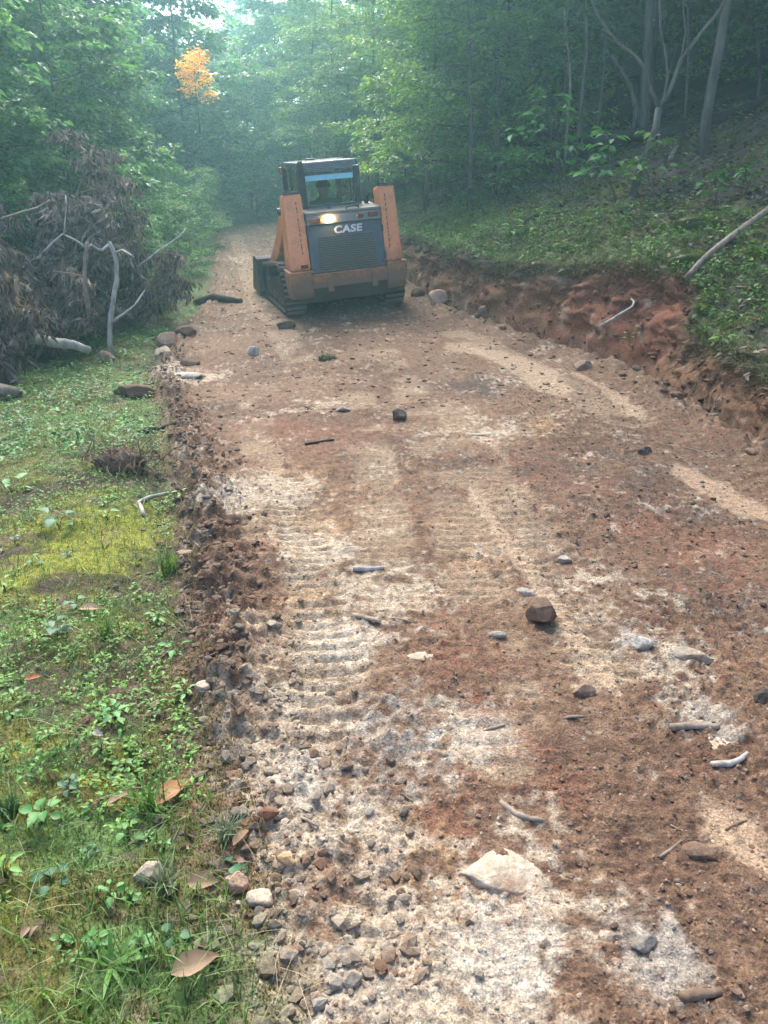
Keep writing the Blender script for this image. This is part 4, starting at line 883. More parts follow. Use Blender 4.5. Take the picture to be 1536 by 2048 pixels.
# tangle of roots on the verge
c0 = G(240, 945); g = Geo(); rg = np.random.default_rng(6)
for k in range(150):
    a = rg.uniform(0, 6.3); p0 = np.array([rg.normal(0, .09), rg.normal(0, .06), abs(rg.normal(0, .05))]); pth = jitter_path(rg, p0, (math.cos(a), math.sin(a)*.6, rg.normal(.15, .5)), rg.uniform(.12, .34), 7, .35, sag=.15)
    pth[:, 2] = np.maximum(pth[:, 2], -.02); tube(g, pth, np.linspace(rg.uniform(.002, .006), .001, 8), 4, cap=False)
t = thing('root_tangle', 'tangled grey-brown ball of torn roots on the grassy verge', 'roots', tuple(c0)); link('strands', g.mesh('strands', True, M['root']), t)
bm = bmesh.new(); bmesh.ops.create_icosphere(bm, subdivisions=3, radius=1); g2 = Geo()
for v in bm.verts: f = 1 + .35*math.sin(v.co.x*7 + v.co.y*5)*math.cos(v.co.z*6); v.co = Vector((v.co.x*.14*f, v.co.y*.10*f, v.co.z*.085*f + .02))
addbm(g2, bm, (.085, .062, .047)); link('soil_clump', g2.mesh('soil_clump', True, M['rock']), t)

# ------------------------------------------------------------------ stones
def stone_verts(rg, sub=2, planes=9, squash=(1, 1, .6), rough=.05):
    bm = bmesh.new(); bmesh.ops.create_icosphere(bm, subdivisions=sub, radius=1); V = np.array([v.co[:] for v in bm.verts]); F = np.array([[v.index for v in f.verts] for f in bm.faces]); bm.free()
    for k in range(planes):
        n = rg.normal(0, 1, 3); n /= np.linalg.norm(n); d = rg.uniform(.55, .88); h = V @ n; V = V - np.clip(h - d, 0, None)[:, None]*n
    V = V*(1 + rough*rg.normal(0, 1, (len(V), 1))); return V*np.array(squash), F
SC = dict(brown=(.155, .098, .065), red=(.18, .08, .05), grey=(.28, .245, .205), pale=(.38, .31, .23), white=(.46, .42, .36), pink=(.34, .225, .16), dark=(.085, .065, .052), ochre=(.40, .26, .135))
def rock(name, label, px, py, wpx, aspect=(1, .8, .6), colour_='grey', seed=0, sink=.25, planes=10, rot=None, cat='rock', sub=4, group=None, rough=.012):
    rg = np.random.default_rng(seed + 1000); V, F = stone_verts(rg, sub, planes, aspect, 0)
    V = V*(1 + rough*2*(fbm(V[:, 0]*2 + 5, V[:, 1]*2 + V[:, 2]*3, 3, 4, seed) - .5)[:, None]*6)
    r = wpx*mpp(px, py)/2; V = V*r/np.abs(V[:, 0]).max(); q = G(px, py)
    if rot is None: rot = rg.uniform(-.6, .6)
    ca, sa = math.cos(rot), math.sin(rot); V = np.stack([V[:, 0]*ca - V[:, 1]*sa, V[:, 0]*sa + V[:, 1]*ca, V[:, 2]], 1)
    zmin, zmax = V[:, 2].min(), V[:, 2].max(); me = Geo().add(V, None, F, SC[colour_]).mesh(name, False, M['rock'])
    me.polygons.foreach_set('use_smooth', np.ones(len(me.polygons), bool))
    return tag(link(name, me, loc=(q[0], q[1] + r*.3, q[2] - zmin - sink*(zmax - zmin))), label, cat, group)
rock('boulder', 'fist-thick brown clay-coated rock standing proud on the smooth rut edge', 1084, 1262, 66, (1, .85, .85), 'brown', 1, .12)
rock('boulder', 'rounded grey-brown rock lying beside the tan smear of clay', 1168, 1395, 50, (1, .85, .75), 'pink', 2, .2)
rock('slab', 'large flat pale slab embedded in the near road', 1005, 1765, 200, (1, .72, .16), 'pale', 3, .45, 14, .25, 'slab')
rock('slab', 'pale flat slab among broken flakes at the right roadside', 1385, 1325, 90, (1, .65, .35), 'pale', 4, .4, 12, -.3, 'slab')
rock('stone', 'knobbly white-grey stone next to the pale slab by the gravel', 1284, 1305, 48, (1, .8, .6), 'white', 5, .4)
rock('slab', 'blue-grey slab leaning in front of the brown rock', 1052, 1200, 46, (1, .6, .5), 'grey', 6, .4, 10, -.9, 'slab')
rock('slab', 'thin pale slab pressed into red clay between track marks', 845, 1328, 70, (1, .6, .2), 'pale', 7, .5, 12, .2, 'slab')
rock('stone', 'dark brown clod standing in the middle of the road', 797, 842, 34, (1, .9, .8), 'dark', 8, .2)
rock('clod', 'dark clod of turf lying behind the loader track', 572, 658, 40, (1, .7, .6), 'dark', 9, .25, cat='clod')
rock('stone', 'small bright white stone on the left half of the road', 507, 712, 22, (1, .8, .9), 'white', 10, .2)
rock('boulder', 'tan boulder at the foot of the cutting near the loader', 877, 614, 44, (1, .8, .75), 'pink', 11, .2)
rock('boulder', 'second tan boulder against the cut bank, beside a brown one', 970, 642, 30, (1, .8, 1.1), 'brown', 12, .2)
rock('boulder', 'muddy boulder tucked beside the loader right track', 836, 598, 30, (1, .9, .9), 'brown', 13, .2)
rock('stone', 'squat stone in the grass verge by the fallen brown leaf', 298, 1772, 62, (1, .75, .55), 'pale', 14, .3)
rock('stone', 'rounded beige stone at the edge of road and moss', 470, 1790, 54, (1, .75, .7), 'pink', 15, .3)
rock('stone', 'pale blocky stone touching the beige one at the road edge', 520, 1815, 60, (1, .85, .6), 'pale', 16, .3)
rock('stone', 'grey wedge-shaped stone on the pink clay at the bottom of the road', 1292, 1902, 64, (1, .55, .5), 'grey', 17, .3)
rock('clod', 'broad brown clod of clay beside the tan smear', 1402, 1722, 74, (1, .7, .45), 'brown', 18, .3, cat='clod')
rock('slab', 'flat pale flake beside the white stick', 703, 1110, 56, (1, .6, .25), 'pale', 19, .45, 12, .2, 'slab')
rock('slab', 'pale bark-like flake in the right gravel', 1440, 1500, 56, (.8, 1, .12), 'pale', 20, .4, 12, .5, 'slab')
rock('boulder', 'pinkish pointed rock in the green weeds below the brush', 212, 722, 34, (1, .8, .9), 'pink', 21, .25)
rock('boulder', 'large cream and brown clay boulder on the left road edge', 338, 700, 54, (1, .8, .75), 'pink', 22, .25)
rock('boulder', 'cream boulder touching the larger clay boulder', 322, 722, 46, (1, .8, .7), 'pale', 23, .25)
rock('clod', 'brown clay lump behind the cream boulders', 372, 680, 44, (1, .8, .6), 'brown', 24, .25, cat='clod')
rock('clod', 'cracked brown clay lump in front of the cream boulders', 378, 732, 46, (1, .8, .5), 'brown', 25, .25, cat='clod')
rock('clod', 'low mound of loose red soil on the verge', 262, 800, 100, (1, .55, .35), 'brown', 26, .3, cat='mound')
rock('mound', 'heap of dark bulldozed soil at the crest of the road', 478, 446, 80, (1, .6, .4), 'dark', 27, .2, cat='mound')
rock('slab', 'cream rock ledge crossing the road before the dark streak', 965, 876, 70, (1, .4, .15), 'pale', 28, .5, 12, .05, 'slab')
rock('slab', 'white rock plate showing at the left road edge', 372, 762, 76, (1, .45, .15), 'white', 29, .5, 12, -.3, 'slab')
rock('stone', 'grey flat stone in the red clay of the mid road', 687, 828, 32, (1, .6, .5), 'grey', 30, .3)
rock('stone', 'angular rock at the foot of the clay face below the white root', 1165, 745, 40, (1, .7, .6), 'pink', 31, .3)
rock('stone', 'small dark stone lying on pebbles beside the tan rut', 1130, 1130, 30, (1, .8, .6), 'grey', 32, .3)
rock('stone', 'dull red stone in the gravel near the cutting', 1290, 915, 34, (1, .6, .6), 'dark', 33, .3)
rock('stone', 'ochre stone at the left of the near slab', 575, 1745, 46, (1, .5, .5), 'ochre', 34, .35)
rock('stone', 'rust-brown wedge of stone at the near left road edge', 535, 1665, 52, (1, .45, .5), 'red', 35, .3)
rock('stone', 'round grey pebble on the pale near clay', 737, 1628, 24, (1, .9, .8), 'grey', 36, .25)
rock('stone', 'blue-grey flat stone near the leaning slab', 995, 1290, 40, (1, .5, .4), 'grey', 37, .4)
rock('stone', 'pale bulbous stone by the verge plants', 405, 1410, 40, (1, .8, .6), 'pale', 38, .3)
rock('stone', 'tan stone in the rubble beside the grass tuft', 370, 1135, 40, (1, .6, .5), 'pink', 39, .3)
rock('stone', 'dark rounded stone at the right frame of the gravel', 1525, 1420, 40, (1, .9, .9), 'dark', 40, .2)
rg = np.random.default_rng(99)
SM = {}
for ck in ('brown', 'pale', 'grey', 'red', 'pink', 'white', 'ochre'):
    for k in range(3):
        V, F = stone_verts(rg, 2, 8, (1, rg.uniform(.6, .9), rg.uniform(.4, .75)), .02); me = Geo().add(V, None, F, lerp(np.array(SC[ck]), np.array([.24, .17, .12]), .45)).mesh('stone', False, M['rock']); SM[(ck, k)] = me
def road_pick(rg, n, zone):
    out = []
    while len(out) < n:
        if zone == 'edge': y = 1.0 + 9*rg.random()**1.6; x = float(XL(y)) + rg.normal(.2, .13)
        elif zone == 'right': y = 1.0 + 5.5*rg.random()**1.3; x = lerp(.35 + .15*y*.5, float(XR(y)) - .05, rg.random())
        elif zone == 'foot': y = rg.uniform(4.6, 11); x = float(XR(y)) - abs(rg.normal(0, .18))
        else: y = .9 + 9*rg.random()**1.5; x = lerp(float(XL(y)), float(XR(y)), rg.random())
        if abs(x/ (y + .45)) > .60: continue
        out.append((x, y))
    return out
LABEL = dict(edge='loose stone in the rubble line between road and grass', right='brown stone in the loose gravel on the right of the road', foot='lump of stone fallen at the foot of the clay cutting', any='loose stone lying on the scraped clay road')
for zone, n, cols, smin, smax in (('edge', 110, ['pale', 'pink', 'grey', 'brown', 'pale', 'ochre'], .012, .040), ('right', 70, ['brown', 'red', 'pink', 'brown', 'grey', 'pale'], .01, .03), ('foot', 40, ['brown', 'red', 'pink', 'pale'], .02, .07), ('any', 78, ['brown', 'pale', 'grey', 'pink', 'ochre', 'white'], .008, .024)):
    pts = road_pick(rg, n, zone); zs = ground([p[0] for p in pts], [p[1] for p in pts])
    for (x, y), z in zip(pts, zs):
        s_ = (smin + (smax - smin)*rg.random()**2.2)*min(1, max(.42, y/3.2)); ck = cols[rg.integers(len(cols))]; lum = float(colour(np.array([x]), np.array([y]))[0].mean()); ck = ('brown', 'red', 'brown', 'pink')[rg.integers(4)] if lum < .2 and rg.random() < .8 else (('pale', 'pink', 'grey', 'pale')[rg.integers(4)] if rg.random() < .8 else ck)
        tag(link('stone', SM[(ck, rg.integers(3))], loc=(x, y, z + s_*.16), rot=(rg.normal(0, .25), rg.normal(0, .25), rg.uniform(0, 6.3)), scale=s_), LABEL[zone], 'stone', 'loose stones: ' + zone.replace('any', 'road').replace('right', 'gravel').replace('foot', 'cutting'))
def pebble_field(name, label, n, picker, smin, smax, cols, power=3.0, seed=1):
    rg = np.random.default_rng(seed); V0, F0 = stone_verts(rg, 1, 4, (1, 1, 1), .05)
    x, y = picker(rg, n); ok = np.abs(x) < .64*(y + .5); x, y = x[ok], y[ok]; n = len(x); z = ground(x, y)
    s_ = smin + (smax - smin)*rg.random(n)**power; sc = s_[:, None]*np.stack([np.ones(n), rg.uniform(.55, 1, n), rg.uniform(.35, .8, n)], 1)
    a = rg.uniform(0, 6.3, n); ca, sa = np.cos(a)[:, None], np.sin(a)[:, None]
    V = V0[None]*(1 + .25*rg.normal(0, 1, (n, len(V0), 1))*.6); V = V*sc[:, None, :]; V = np.stack([V[..., 0]*ca - V[..., 1]*sa, V[..., 0]*sa + V[..., 1]*ca, V[..., 2]], 2)
    V = V + np.stack([x, y, z + s_*.08], 1)[:, None]; cs_ = np.array([SC[c] for c in cols])[rg.integers(len(cols), size=n)]*rg.uniform(.7, 1.25, (n, 1)); cs_ = lerp(cs_, colour(x, y)*rg.uniform(.75, 1.3, (n, 1)), .68)
    F = (np.arange(n)*len(V0))[:, None, None] + F0[None]
    me = Geo().add(V.reshape(-1, 3), None, F.reshape(-1, 3), np.repeat(cs_, len(V0), 0)).mesh(name, False, M['rock']); return tag(link(name, me), label, 'pebbles', kind='stuff')
def pk_road(rg, n): y = .75 + 8.5*rg.random(n)**1.6; return lerp(XL(y) - .1, XR(y), rg.random(n)), y
def pk_right(rg, n): y = .75 + 6*rg.random(n)**1.3; return lerp(.25 + .12*y, XR(y), rg.random(n)), y
def pk_edge(rg, n): y = .75 + 9*rg.random(n)**1.6; return XL(y) + rg.normal(.16, .15, n), y
def pk_far(rg, n): y = rg.uniform(6, 24, n); return lerp(XL(y), XR(y), rg.random(n)), y
pebble_field('pebbles', 'fine gravel and crumbs of clay scattered over the road', 3600, pk_road, .002, .009, ['brown', 'brown', 'pale', 'pink', 'grey', 'ochre', 'red'], 2.2, 1)
pebble_field('crumbs', 'fine cream and tan crumbs covering the near clay', 11000, lambda rg, n: (lambda y: (lerp(XL(y), XR(y), rg.random(n)), y))(.75 + 4*rg.random(n)**1.4), .0022, .0095, ['pale', 'pale', 'pink', 'ochre', 'brown', 'grey', 'white'], 1.6, 11)
pebble_field('gravel', 'brown crumbled clods covering the right side of the road', 4200, pk_right, .003, .014, ['brown', 'brown', 'red', 'pink', 'brown', 'pink'], 2.6, 2)
pebble_field('rubble', 'small stones and clods along the grassy road edge', 3800, pk_edge, .004, .026, ['grey', 'pale', 'pink', 'grey', 'pale', 'brown'], 2.4, 3)
def pk_face(rg, n): y = rg.uniform(4.5, 15, n); return XR(y) + FW(y)*(rg.random(n)**1.3*1.02 - .08), y
pebble_field('face_clods', 'crumbling lumps of clay standing out of the cut bank', 1300, pk_face, .008, .05, ['brown', 'red', 'brown', 'dark', 'red', 'brown'], 3.0, 5)
pebble_field('clods', 'churned clods over the far part of the road', 5000, pk_far, .005, .035, ['brown', 'pink', 'brown', 'pink', 'brown', 'pale'], 3.2, 4)

# ------------------------------------------------------------------ ground plants of the verge and the bank
def blades(g, pos, L, W, col, rg, lean=.5, segs=3):
    N = len(pos); a = rg.uniform(0, 6.3, N); d = np.stack([np.cos(a), np.sin(a), np.zeros(N)], 1); sd_ = np.stack([-np.sin(a), np.cos(a), np.zeros(N)], 1); ln = rg.uniform(.15, 1, N)[:, None]*lean
    L = np.broadcast_to(L, (N,))[:, None]; W = np.broadcast_to(W, (N,))[:, None]; rows_ = []
    for k in range(segs):
        t = k/segs; c = pos + np.array([0, 0, 1.])*L*t*(1 - .35*ln*t) + d*L*ln*t*t; wv = W*(1 - .55*t)*.5; rows_ += [c - sd_*wv, c + sd_*wv]
    rows_.append(pos + np.array([0, 0, 1.])*L*(1 - .35*ln) + d*L*ln); n = 2*segs + 1; V = np.stack(rows_, 1).reshape(-1, 3); b = (np.arange(N)*n)[:, None]
    Q = np.concatenate([b + np.array([2*k, 2*k+1, 2*k+3, 2*k+2]) for k in range(segs - 1)]) if segs > 1 else None
    g.add(V, Q, b + np.array([2*segs-2, 2*segs-1, 2*segs]), np.repeat(np.broadcast_to(col, (N, 3)), n, 0))
def pick_verge(rg, n, y0=.7, y1=13, pw=1.7, edge=0.0, far=3.2):
    y = y0 + (y1 - y0)*rg.random(n)**pw; x = XL(y) + edge - np.abs(rg.normal(0, 1, n))*np.minimum(far, .35 + .33*y)*.75; ok = (np.abs(x) < .60*(y + .5)); return x[ok], y[ok]
def pos3(x, y, dz=0.0): return np.stack([x, y, ground(x, y) + dz], 1)
def tones(rg, n, a, b, jit=.25): return lerp(np.array(a), np.array(b), rg.random((n, 1)))*rg.uniform(1 - jit, 1 + jit, (n, 1))
rg = np.random.default_rng(500)
# moss: very short fuzz on the mossy patches
MC = P(190, 1090)
def in_moss(x, y): return np.exp(-(((x - MC[0]) / .42)**2 + ((y - MC[1]) / .62)**2))
x, y = pick_verge(rg, 90000, .7, 7, 1.5, .12); dens = fbm(x, y, 5.5, 4, 102) + .4*in_moss(x, y); k = (dens + .35*rg.random(len(x))) > .52; x, y = x[k], y[k]
g = Geo(); ym = np.clip(sst(.42, .68, fbm(x, y, 3.0, 3, 511))*.55 + in_moss(x, y), 0, 1.25)[:, None]; blades(g, pos3(x, y, -.002), rg.uniform(.006, .016, len(x)), rg.uniform(.003, .006, len(x)), lerp(np.array([.105, .10, .022]), np.array([.27, .28, .03]), ym)*rg.uniform(.6, 1.4, (len(x), 1)), rg, .8, 1)
tag(link('moss', g.mesh('moss', False, M['herb'])), 'olive and yellow-green moss carpet on the left verge', 'moss', kind='stuff')
# grass blades
x, y = pick_verge(rg, 11000, .7, 14, 1.6, .02); k = fbm(x, y, 2.2, 3, 520) > .42; x, y = x[k], y[k]; g = Geo()
blades(g, pos3(x, y, -.004), rg.uniform(.03, .11, len(x)), rg.uniform(.0025, .005, len(x)), tones(rg, len(x), (.05, .12, .022), (.13, .21, .05)), rg, 1.1, 3)
xd, yd = pick_verge(rg, 700, .7, 5, 1.4, .15); blades(g, pos3(xd, yd, -.002), rg.uniform(.03, .11, len(xd)), .0014, tones(rg, len(xd), (.25, .2, .11), (.4, .34, .22)), rg, 2.2, 3)
tag(link('grass', g.mesh('grass', False, M['herb'])), 'thin green and straw grass blades over the left verge', 'grass', kind='stuff')
# leafy ground cover
def cover(name, label, cx, cy, rg, n_leaf, lmin, lmax, h, ca, cb, wr=.55):
    n = len(cx); m = rg.integers(n_leaf[0], n_leaf[1], n); idx = np.repeat(np.arange(n), m); N = len(idx); base = pos3(cx, cy); a = rg.uniform(0, 6.3, N); r_ = rg.uniform(.2, 1, N); sc = rg.uniform(lmin, lmax, n)[idx]
    p = base[idx] + np.stack([np.cos(a)*r_*sc*1.1, np.sin(a)*r_*sc*1.1, rg.uniform(.1, 1, N)*h*sc], 1); ax = np.stack([np.cos(a), np.sin(a), rg.normal(.1, .35, N)], 1); nm = np.tile([0, 0, 1.], (N, 1)) + rg.normal(0, .3, (N, 3))
    col = tones(rg, n, ca, cb)[idx]*rg.uniform(.8, 1.2, (N, 1)); g = Geo(); leaves(g, p, ax, nm, sc*rg.uniform(.7, 1.15, N), sc*wr*rg.uniform(.8, 1.2, N), col, .15, rg.uniform(0, .3, N))
    return tag(link(name, g.mesh(name, False, M['herb'])), label, 'ground cover', kind='stuff')
x, y = pick_verge(rg, 8500, .75, 14, 1.2, -.02); k = fbm(x, y, 1.6, 3, 530) + .2*rg.random(len(x)) + .06*np.minimum(y, 6) - .55*in_moss(x, y) - .12*(y < 1.9) > .60; x, y = x[k], y[k]
cover('weeds', 'low green leafy weeds carpeting the left verge', x, y, rg, (4, 9), .010, .027, 1.3, (.06, .165, .03), (.16, .30, .05))
x, y = pick_verge(rg, 3200, 3.8, 27, 1.0, -.05); k = fbm(x, y, 1.4, 3, 531) > .42; x, y = x[k], y[k]; cover('verge_herbs', 'taller green herbs between the brush heap and the road', x, y, rg, (7, 14), .025, .06, 2.0, (.045, .14, .04), (.11, .24, .06))
def pick_hill(rg, n, y0, y1, spread, off=0.0): y = rg.uniform(y0, y1, n); x = XR(y) + FW(y) + off + np.abs(rg.normal(0, spread, n)); ok = np.abs(x) < .62*(y + .6); return x[ok], y[ok]
x, y = pick_hill(rg, 6500, 4.6, 24, 2.0, 0.0); k = fbm(x, y, .9, 3, 540) + .25*rg.random(len(x)) > .58; x, y = x[k], y[k]
cover('bank_herbs', 'mixed green herbs growing thickly along the top of the cut bank', x, y, rg, (5, 11), .03, .075, 1.8, (.055, .13, .03), (.16, .25, .05))
x, y = pick_hill(rg, 2600, 4.6, 13, .9, -.03); g = Geo(); idx = np.repeat(np.arange(len(x)), 4); x4 = x[idx] + rg.normal(0, .03, len(idx)); y4 = y[idx] + rg.normal(0, .03, len(idx))
blades(g, pos3(x4, y4, -.01), rg.uniform(.06, .2, len(x4)), rg.uniform(.003, .006, len(x4)), tones(rg, len(x4), (.05, .11, .025), (.15, .21, .06)), rg, 1.3, 3)
x, y = pick_hill(rg, 700, 9.5, 20, .8, 0); idx = np.repeat(np.arange(len(x)), 6); x4 = x[idx] + rg.normal(0, .06, len(idx)); y4 = y[idx] + rg.normal(0, .06, len(idx))
blades(g, pos3(x4, y4, -.01), rg.uniform(.06, .2, len(x4)), rg.uniform(.005, .01, len(x4)), tones(rg, len(x4), (.06, .13, .03), (.15, .22, .06)), rg, 1.2, 3)
yl = rg.uniform(4.5, 16, 7000); xl_ = XR(yl) + FW(yl)*rg.uniform(.9, 1.12, len(yl)) - .02; ok = np.abs(xl_) < .62*(yl + .6); xl_, yl = xl_[ok], yl[ok]; p4 = pos3(xl_, yl, .0)
blades(g, p4, rg.uniform(.04, .14, len(xl_)), rg.uniform(.003, .008, len(xl_)), tones(rg, len(xl_), (.07, .085, .03), (.2, .2, .09)), rg, 2.6, 3)
tag(link('bank_grass', g.mesh('bank_grass', False, M['herb'])), 'arching grass along the lip of the cutting', 'grass', kind='stuff')
# leaf litter
x, y = pick_hill(rg, 15000, 4.6, 20, 2.6, -.05); N = len(x); g = Geo(); a = rg.uniform(0, 6.3, N)
leaves(g, pos3(x, y, .012), np.stack([np.cos(a), np.sin(a), rg.normal(0, .25, N)], 1), np.tile([0, 0, 1.], (N, 1)) + rg.normal(0, .45, (N, 3)), rg.uniform(.05, .11, N), rg.uniform(.03, .06, N), tones(rg, N, (.08, .05, .033), (.30, .22, .16)), .25, rg.uniform(-.3, .3, N))
tag(link('leaf_litter', g.mesh('leaf_litter', False, M['dead'])), 'brown leaf litter strewn over the wooded bank', 'leaf litter', kind='stuff')
x, y = pick_verge(rg, 230, .8, 9, 1.5, .05); N = len(x); g = Geo(); a = rg.uniform(0, 6.3, N)
leaves(g, pos3(x, y, .012), np.stack([np.cos(a), np.sin(a), rg.normal(.1, .2, N)], 1), np.tile([0, 0, 1.], (N, 1)) + rg.normal(0, .4, (N, 3)), rg.uniform(.018, .045, N), rg.uniform(.007, .018, N), tones(rg, N, (.10, .06, .04), (.30, .21, .15)), .45, rg.uniform(-.6, .7, N), 1)
tag(link('verge_litter', g.mesh('verge_litter', False, M['dead'])), 'small dead leaf scraps lying in the verge moss', 'leaf litter', kind='stuff')
# dead leaves one can pick out
def dead_leaf(label, px, py, lpx, wr, ang, colr, curl=.3, seed=0):
    q = G(px, py); L = lpx*mpp(px, py); rg = np.random.default_rng(seed); g = Geo(); leaves(g, np.array([[-L/2*math.cos(ang), -L/2*math.sin(ang), .02]]), np.array([[math.cos(ang), math.sin(ang), .15]]), np.array([[rg.normal(0, .3), -.35, 1.]]), L, L*wr, np.array(colr), .35, curl, 1)
    tag(link('dead_leaf', g.mesh('dead_leaf', True, M['dead']), loc=tuple(q + [0, 0, .008])), label, 'leaf')
dead_leaf('long curled tan leaf standing against the verge grass tuft', 350, 1600, 95, .42, 1.1, (.32, .155, .075), .4, 1)
dead_leaf('broad fawn leaf with ribs at the bottom of the verge', 395, 1965, 95, .5, .5, (.30, .195, .115), .35, 2)
dead_leaf('fawn leaf flat in the straw near two road-edge stones', 408, 1795, 58, .6, .1, (.26, .165, .095), .35, 3)
dead_leaf('narrow dark tan leaf beside the ivy-green leaf at the road edge', 485, 1695, 60, .35, 1.2, (.22, .14, .08), .4, 4)
dead_leaf('rolled brown leaf lying in the mossy verge beside the long tan one', 240, 1612, 66, .25, .9, (.22, .13, .08), .3, 5)
dead_leaf('tan leaf on the yellow moss beside a small grass tuft', 185, 1228, 48, .4, .1, (.34, .22, .13), .3, 6)
dead_leaf('rusty leaf scrap low in the left weeds', 68, 1362, 34, .5, .4, (.36, .13, .06), .2, 7)
dead_leaf('pale grey leaf among clover-like weeds', 200, 1495, 28, .5, -.6, (.34, .30, .27), .2, 8)
# single plants near the camera: stem plus separate leaves
LM = []
for k, (wr, cc) in enumerate([(.55, (.10, .26, .07)), (.8, (.08, .21, .05)), (.95, (.045, .13, .055)), (.13, (.09, .20, .04)), (.42, (.12, .25, .05))]):
    g = Geo(); leaves(g, np.zeros((1, 3)), np.array([[1., 0, 0]]), np.array([[0, 0, 1.]]), 1.0, wr, np.array(cc), .22, .22, 1); LM.append(g.mesh('leaf', True, M['herb']))
def herb(name, label, px, py, spread_px, kind, n, h=.5, seed=0, cat='plant', group=None, loc=None, metre=None):
    rg = np.random.default_rng(seed + 7000); q = G(px, py) if loc is None else np.array(loc); r_ = spread_px*mpp(px, py)/2 if metre is None else metre; t = thing(name, label, cat, tuple(q), group=group); g = Geo()
    for k in range(n):
        a = k*2.4 + rg.normal(0, .3); u = (k + .5)/n
        if kind == 3: base = np.array([math.cos(a)*.004, math.sin(a)*.004, 0]); L = r_*rg.uniform(.8, 1.2); el = rg.uniform(.25, 1.1)
        else:
            hh = r_*h*lerp(.4, 1.5, u); top = np.array([math.cos(a)*r_*.45*rg.uniform(.3, 1), math.sin(a)*r_*.45*rg.uniform(.3, 1), hh]); tube(g, [(0, 0, -.01), top*[.4, .4, .7], top], [.0016, .0013, .001], 4, col=(.08, .15, .04)); base = top; L = r_*rg.uniform(.5, .75); el = rg.uniform(-.1, .35)
        link('leaf', LM[kind], t, tuple(base), (rg.normal(0, .2), -el, a), scale=L)
    if g.n: link('stem', g.mesh('stem', True, M['herb']), t)
    return t
herb('strap_plant', 'rosette of long strap-shaped green leaves near the fawn leaf', 225, 1945, 150, 3, 11, seed=1)
herb('clover_plant', 'clump of small round bright green leaves behind the strap rosette', 195, 1905, 60, 1, 9, .7, 2)
herb('clover_plant', 'clump of round green leaves right of the strap rosette', 285, 1915, 60, 1, 9, .7, 3)
herb('ivy_plant', 'dark ivy-like leaves at the road edge beside the beige stone', 470, 1745, 80, 2, 3, .3, 4)
herb('ivy_plant', 'dark blue-green lobed leaf low over bare soil near the clover clumps', 345, 1895, 80, 2, 3, .3, 5)
herb('round_leaf_plant', 'three yellow-green round leaves on thin stalks in the straw', 258, 1680, 70, 1, 4, .8, 6)
herb('weed_plant', 'leafy weed with pointed leaves beside the stone in the verge', 225, 1810, 70, 0, 7, .7, 7)
herb('weed_plant', 'yellow-green trifoliate weed between the moss and the rusty leaf', 205, 1520, 56, 4, 6, .6, 8)
herb('weed_plant', 'bright green weed with paired leaves below the pale grey leaf', 235, 1455, 70, 0, 8, .7, 9)
herb('weed_plant', 'big-leaved weed standing over the left moss bank', 115, 1275, 70, 2, 4, .7, 10)
herb('weed_plant', 'large dark spreading leaves above the yellow moss', 120, 1062, 90, 2, 5, .5, 11)
herb('weed_plant', 'broad pale green leaves in the weeds opposite the root tangle', 25, 990, 90, 0, 6, .6, 12)
herb('violet_plant', 'violet-like plant with heart leaves in the olive moss', 88, 1650, 90, 1, 8, .6, 13)
herb('violet_plant', 'small blue-green heart-leaved plant near the bottom left moss', 105, 1770, 80, 2, 5, .5, 14)
herb('weed_plant', 'fresh green upright leaves at the left margin of the moss', 12, 1760, 90, 4, 9, .7, 15)
herb('weed_plant', 'dark leafy weed on the rubble beside the pale bulbous stone', 350, 1312, 66, 0, 5, .5, 16)
herb('weed_plant', 'leafy herb at the stony edge above the pale bulbous stone', 375, 1400, 60, 4, 8, .7, 17)
herb('weed_plant', 'small green seedling growing from the dark soil of the cutting', 1258, 695, 40, 0, 6, 1.1, 18)
herb('weed_plant', 'broad bright leaves on the near ledge of the bank', 1440, 705, 60, 4, 7, .7, 19)
herb('weed_plant', 'pale green single-leafed herb beside the mottled pole', 1300, 470, 30, 1, 4, .9, 20)
herb('weed_plant', 'cluster of light green leaves along the bank lip by the dark branch', 1020, 490, 70, 4, 12, .8, 21)
herb('weed_plant', 'clump of bright weeds at the corner of the near ledge', 1400, 590, 50, 0, 10, .8, 22)
rgp = np.random.default_rng(33)
for k in range(34):
    py = 1000 + 1000*rgp.random(); px = rgp.uniform(0, max(60, 390 - .0*py)); 
    herb('weed_plant', 'small leafy weed growing in the moss of the left verge', px, py, rgp.uniform(24, 56), int(rgp.choice([0, 0, 1, 4, 4, 2])), int(rgp.integers(4, 8)), .6, 100 + k, group='small weeds in the verge moss')
def tuft(label, px, py, hpx, n, seed=0, colr=((.06, .15, .025), (.14, .24, .05))):
    q = G(px, py); h = hpx*mpp(px, py); rg = np.random.default_rng(seed + 60); t = thing('grass_tuft', label, 'grass tuft', tuple(q)); g = Geo(); p = np.stack([rg.normal(0, h*.12, n), rg.normal(0, h*.12, n), np.full(n, -.006)], 1)
    blades(g, p, h*rg.uniform(.6, 1.2, n), h*.045, tones(rg, n, *colr), rg, .9, 4); link('blades', g.mesh('blades', False, M['herb']), t)
tuft('upright green grass tuft beside the long curled tan leaf', 300, 1625, 95, 46, 1); tuft('bright grass tuft at the edge of the yellow moss beside the tan leaf', 215, 1270, 60, 40, 2); tuft('grass tuft leaning over the rubble at the road edge', 335, 1150, 70, 40, 3)
tuft('grey-green wiry grass tuft by the squat verge stone', 330, 1790, 70, 60, 4, ((.10, .14, .07), (.2, .24, .14))); tuft('wiry grey-green tuft on stones beside the ivy-like leaves', 455, 1690, 70, 60, 5, ((.10, .14, .08), (.22, .26, .17))); tuft('dark wispy tuft at the far left of the olive moss', 20, 1625, 80, 50, 6, ((.05, .11, .05), (.1, .18, .08)))
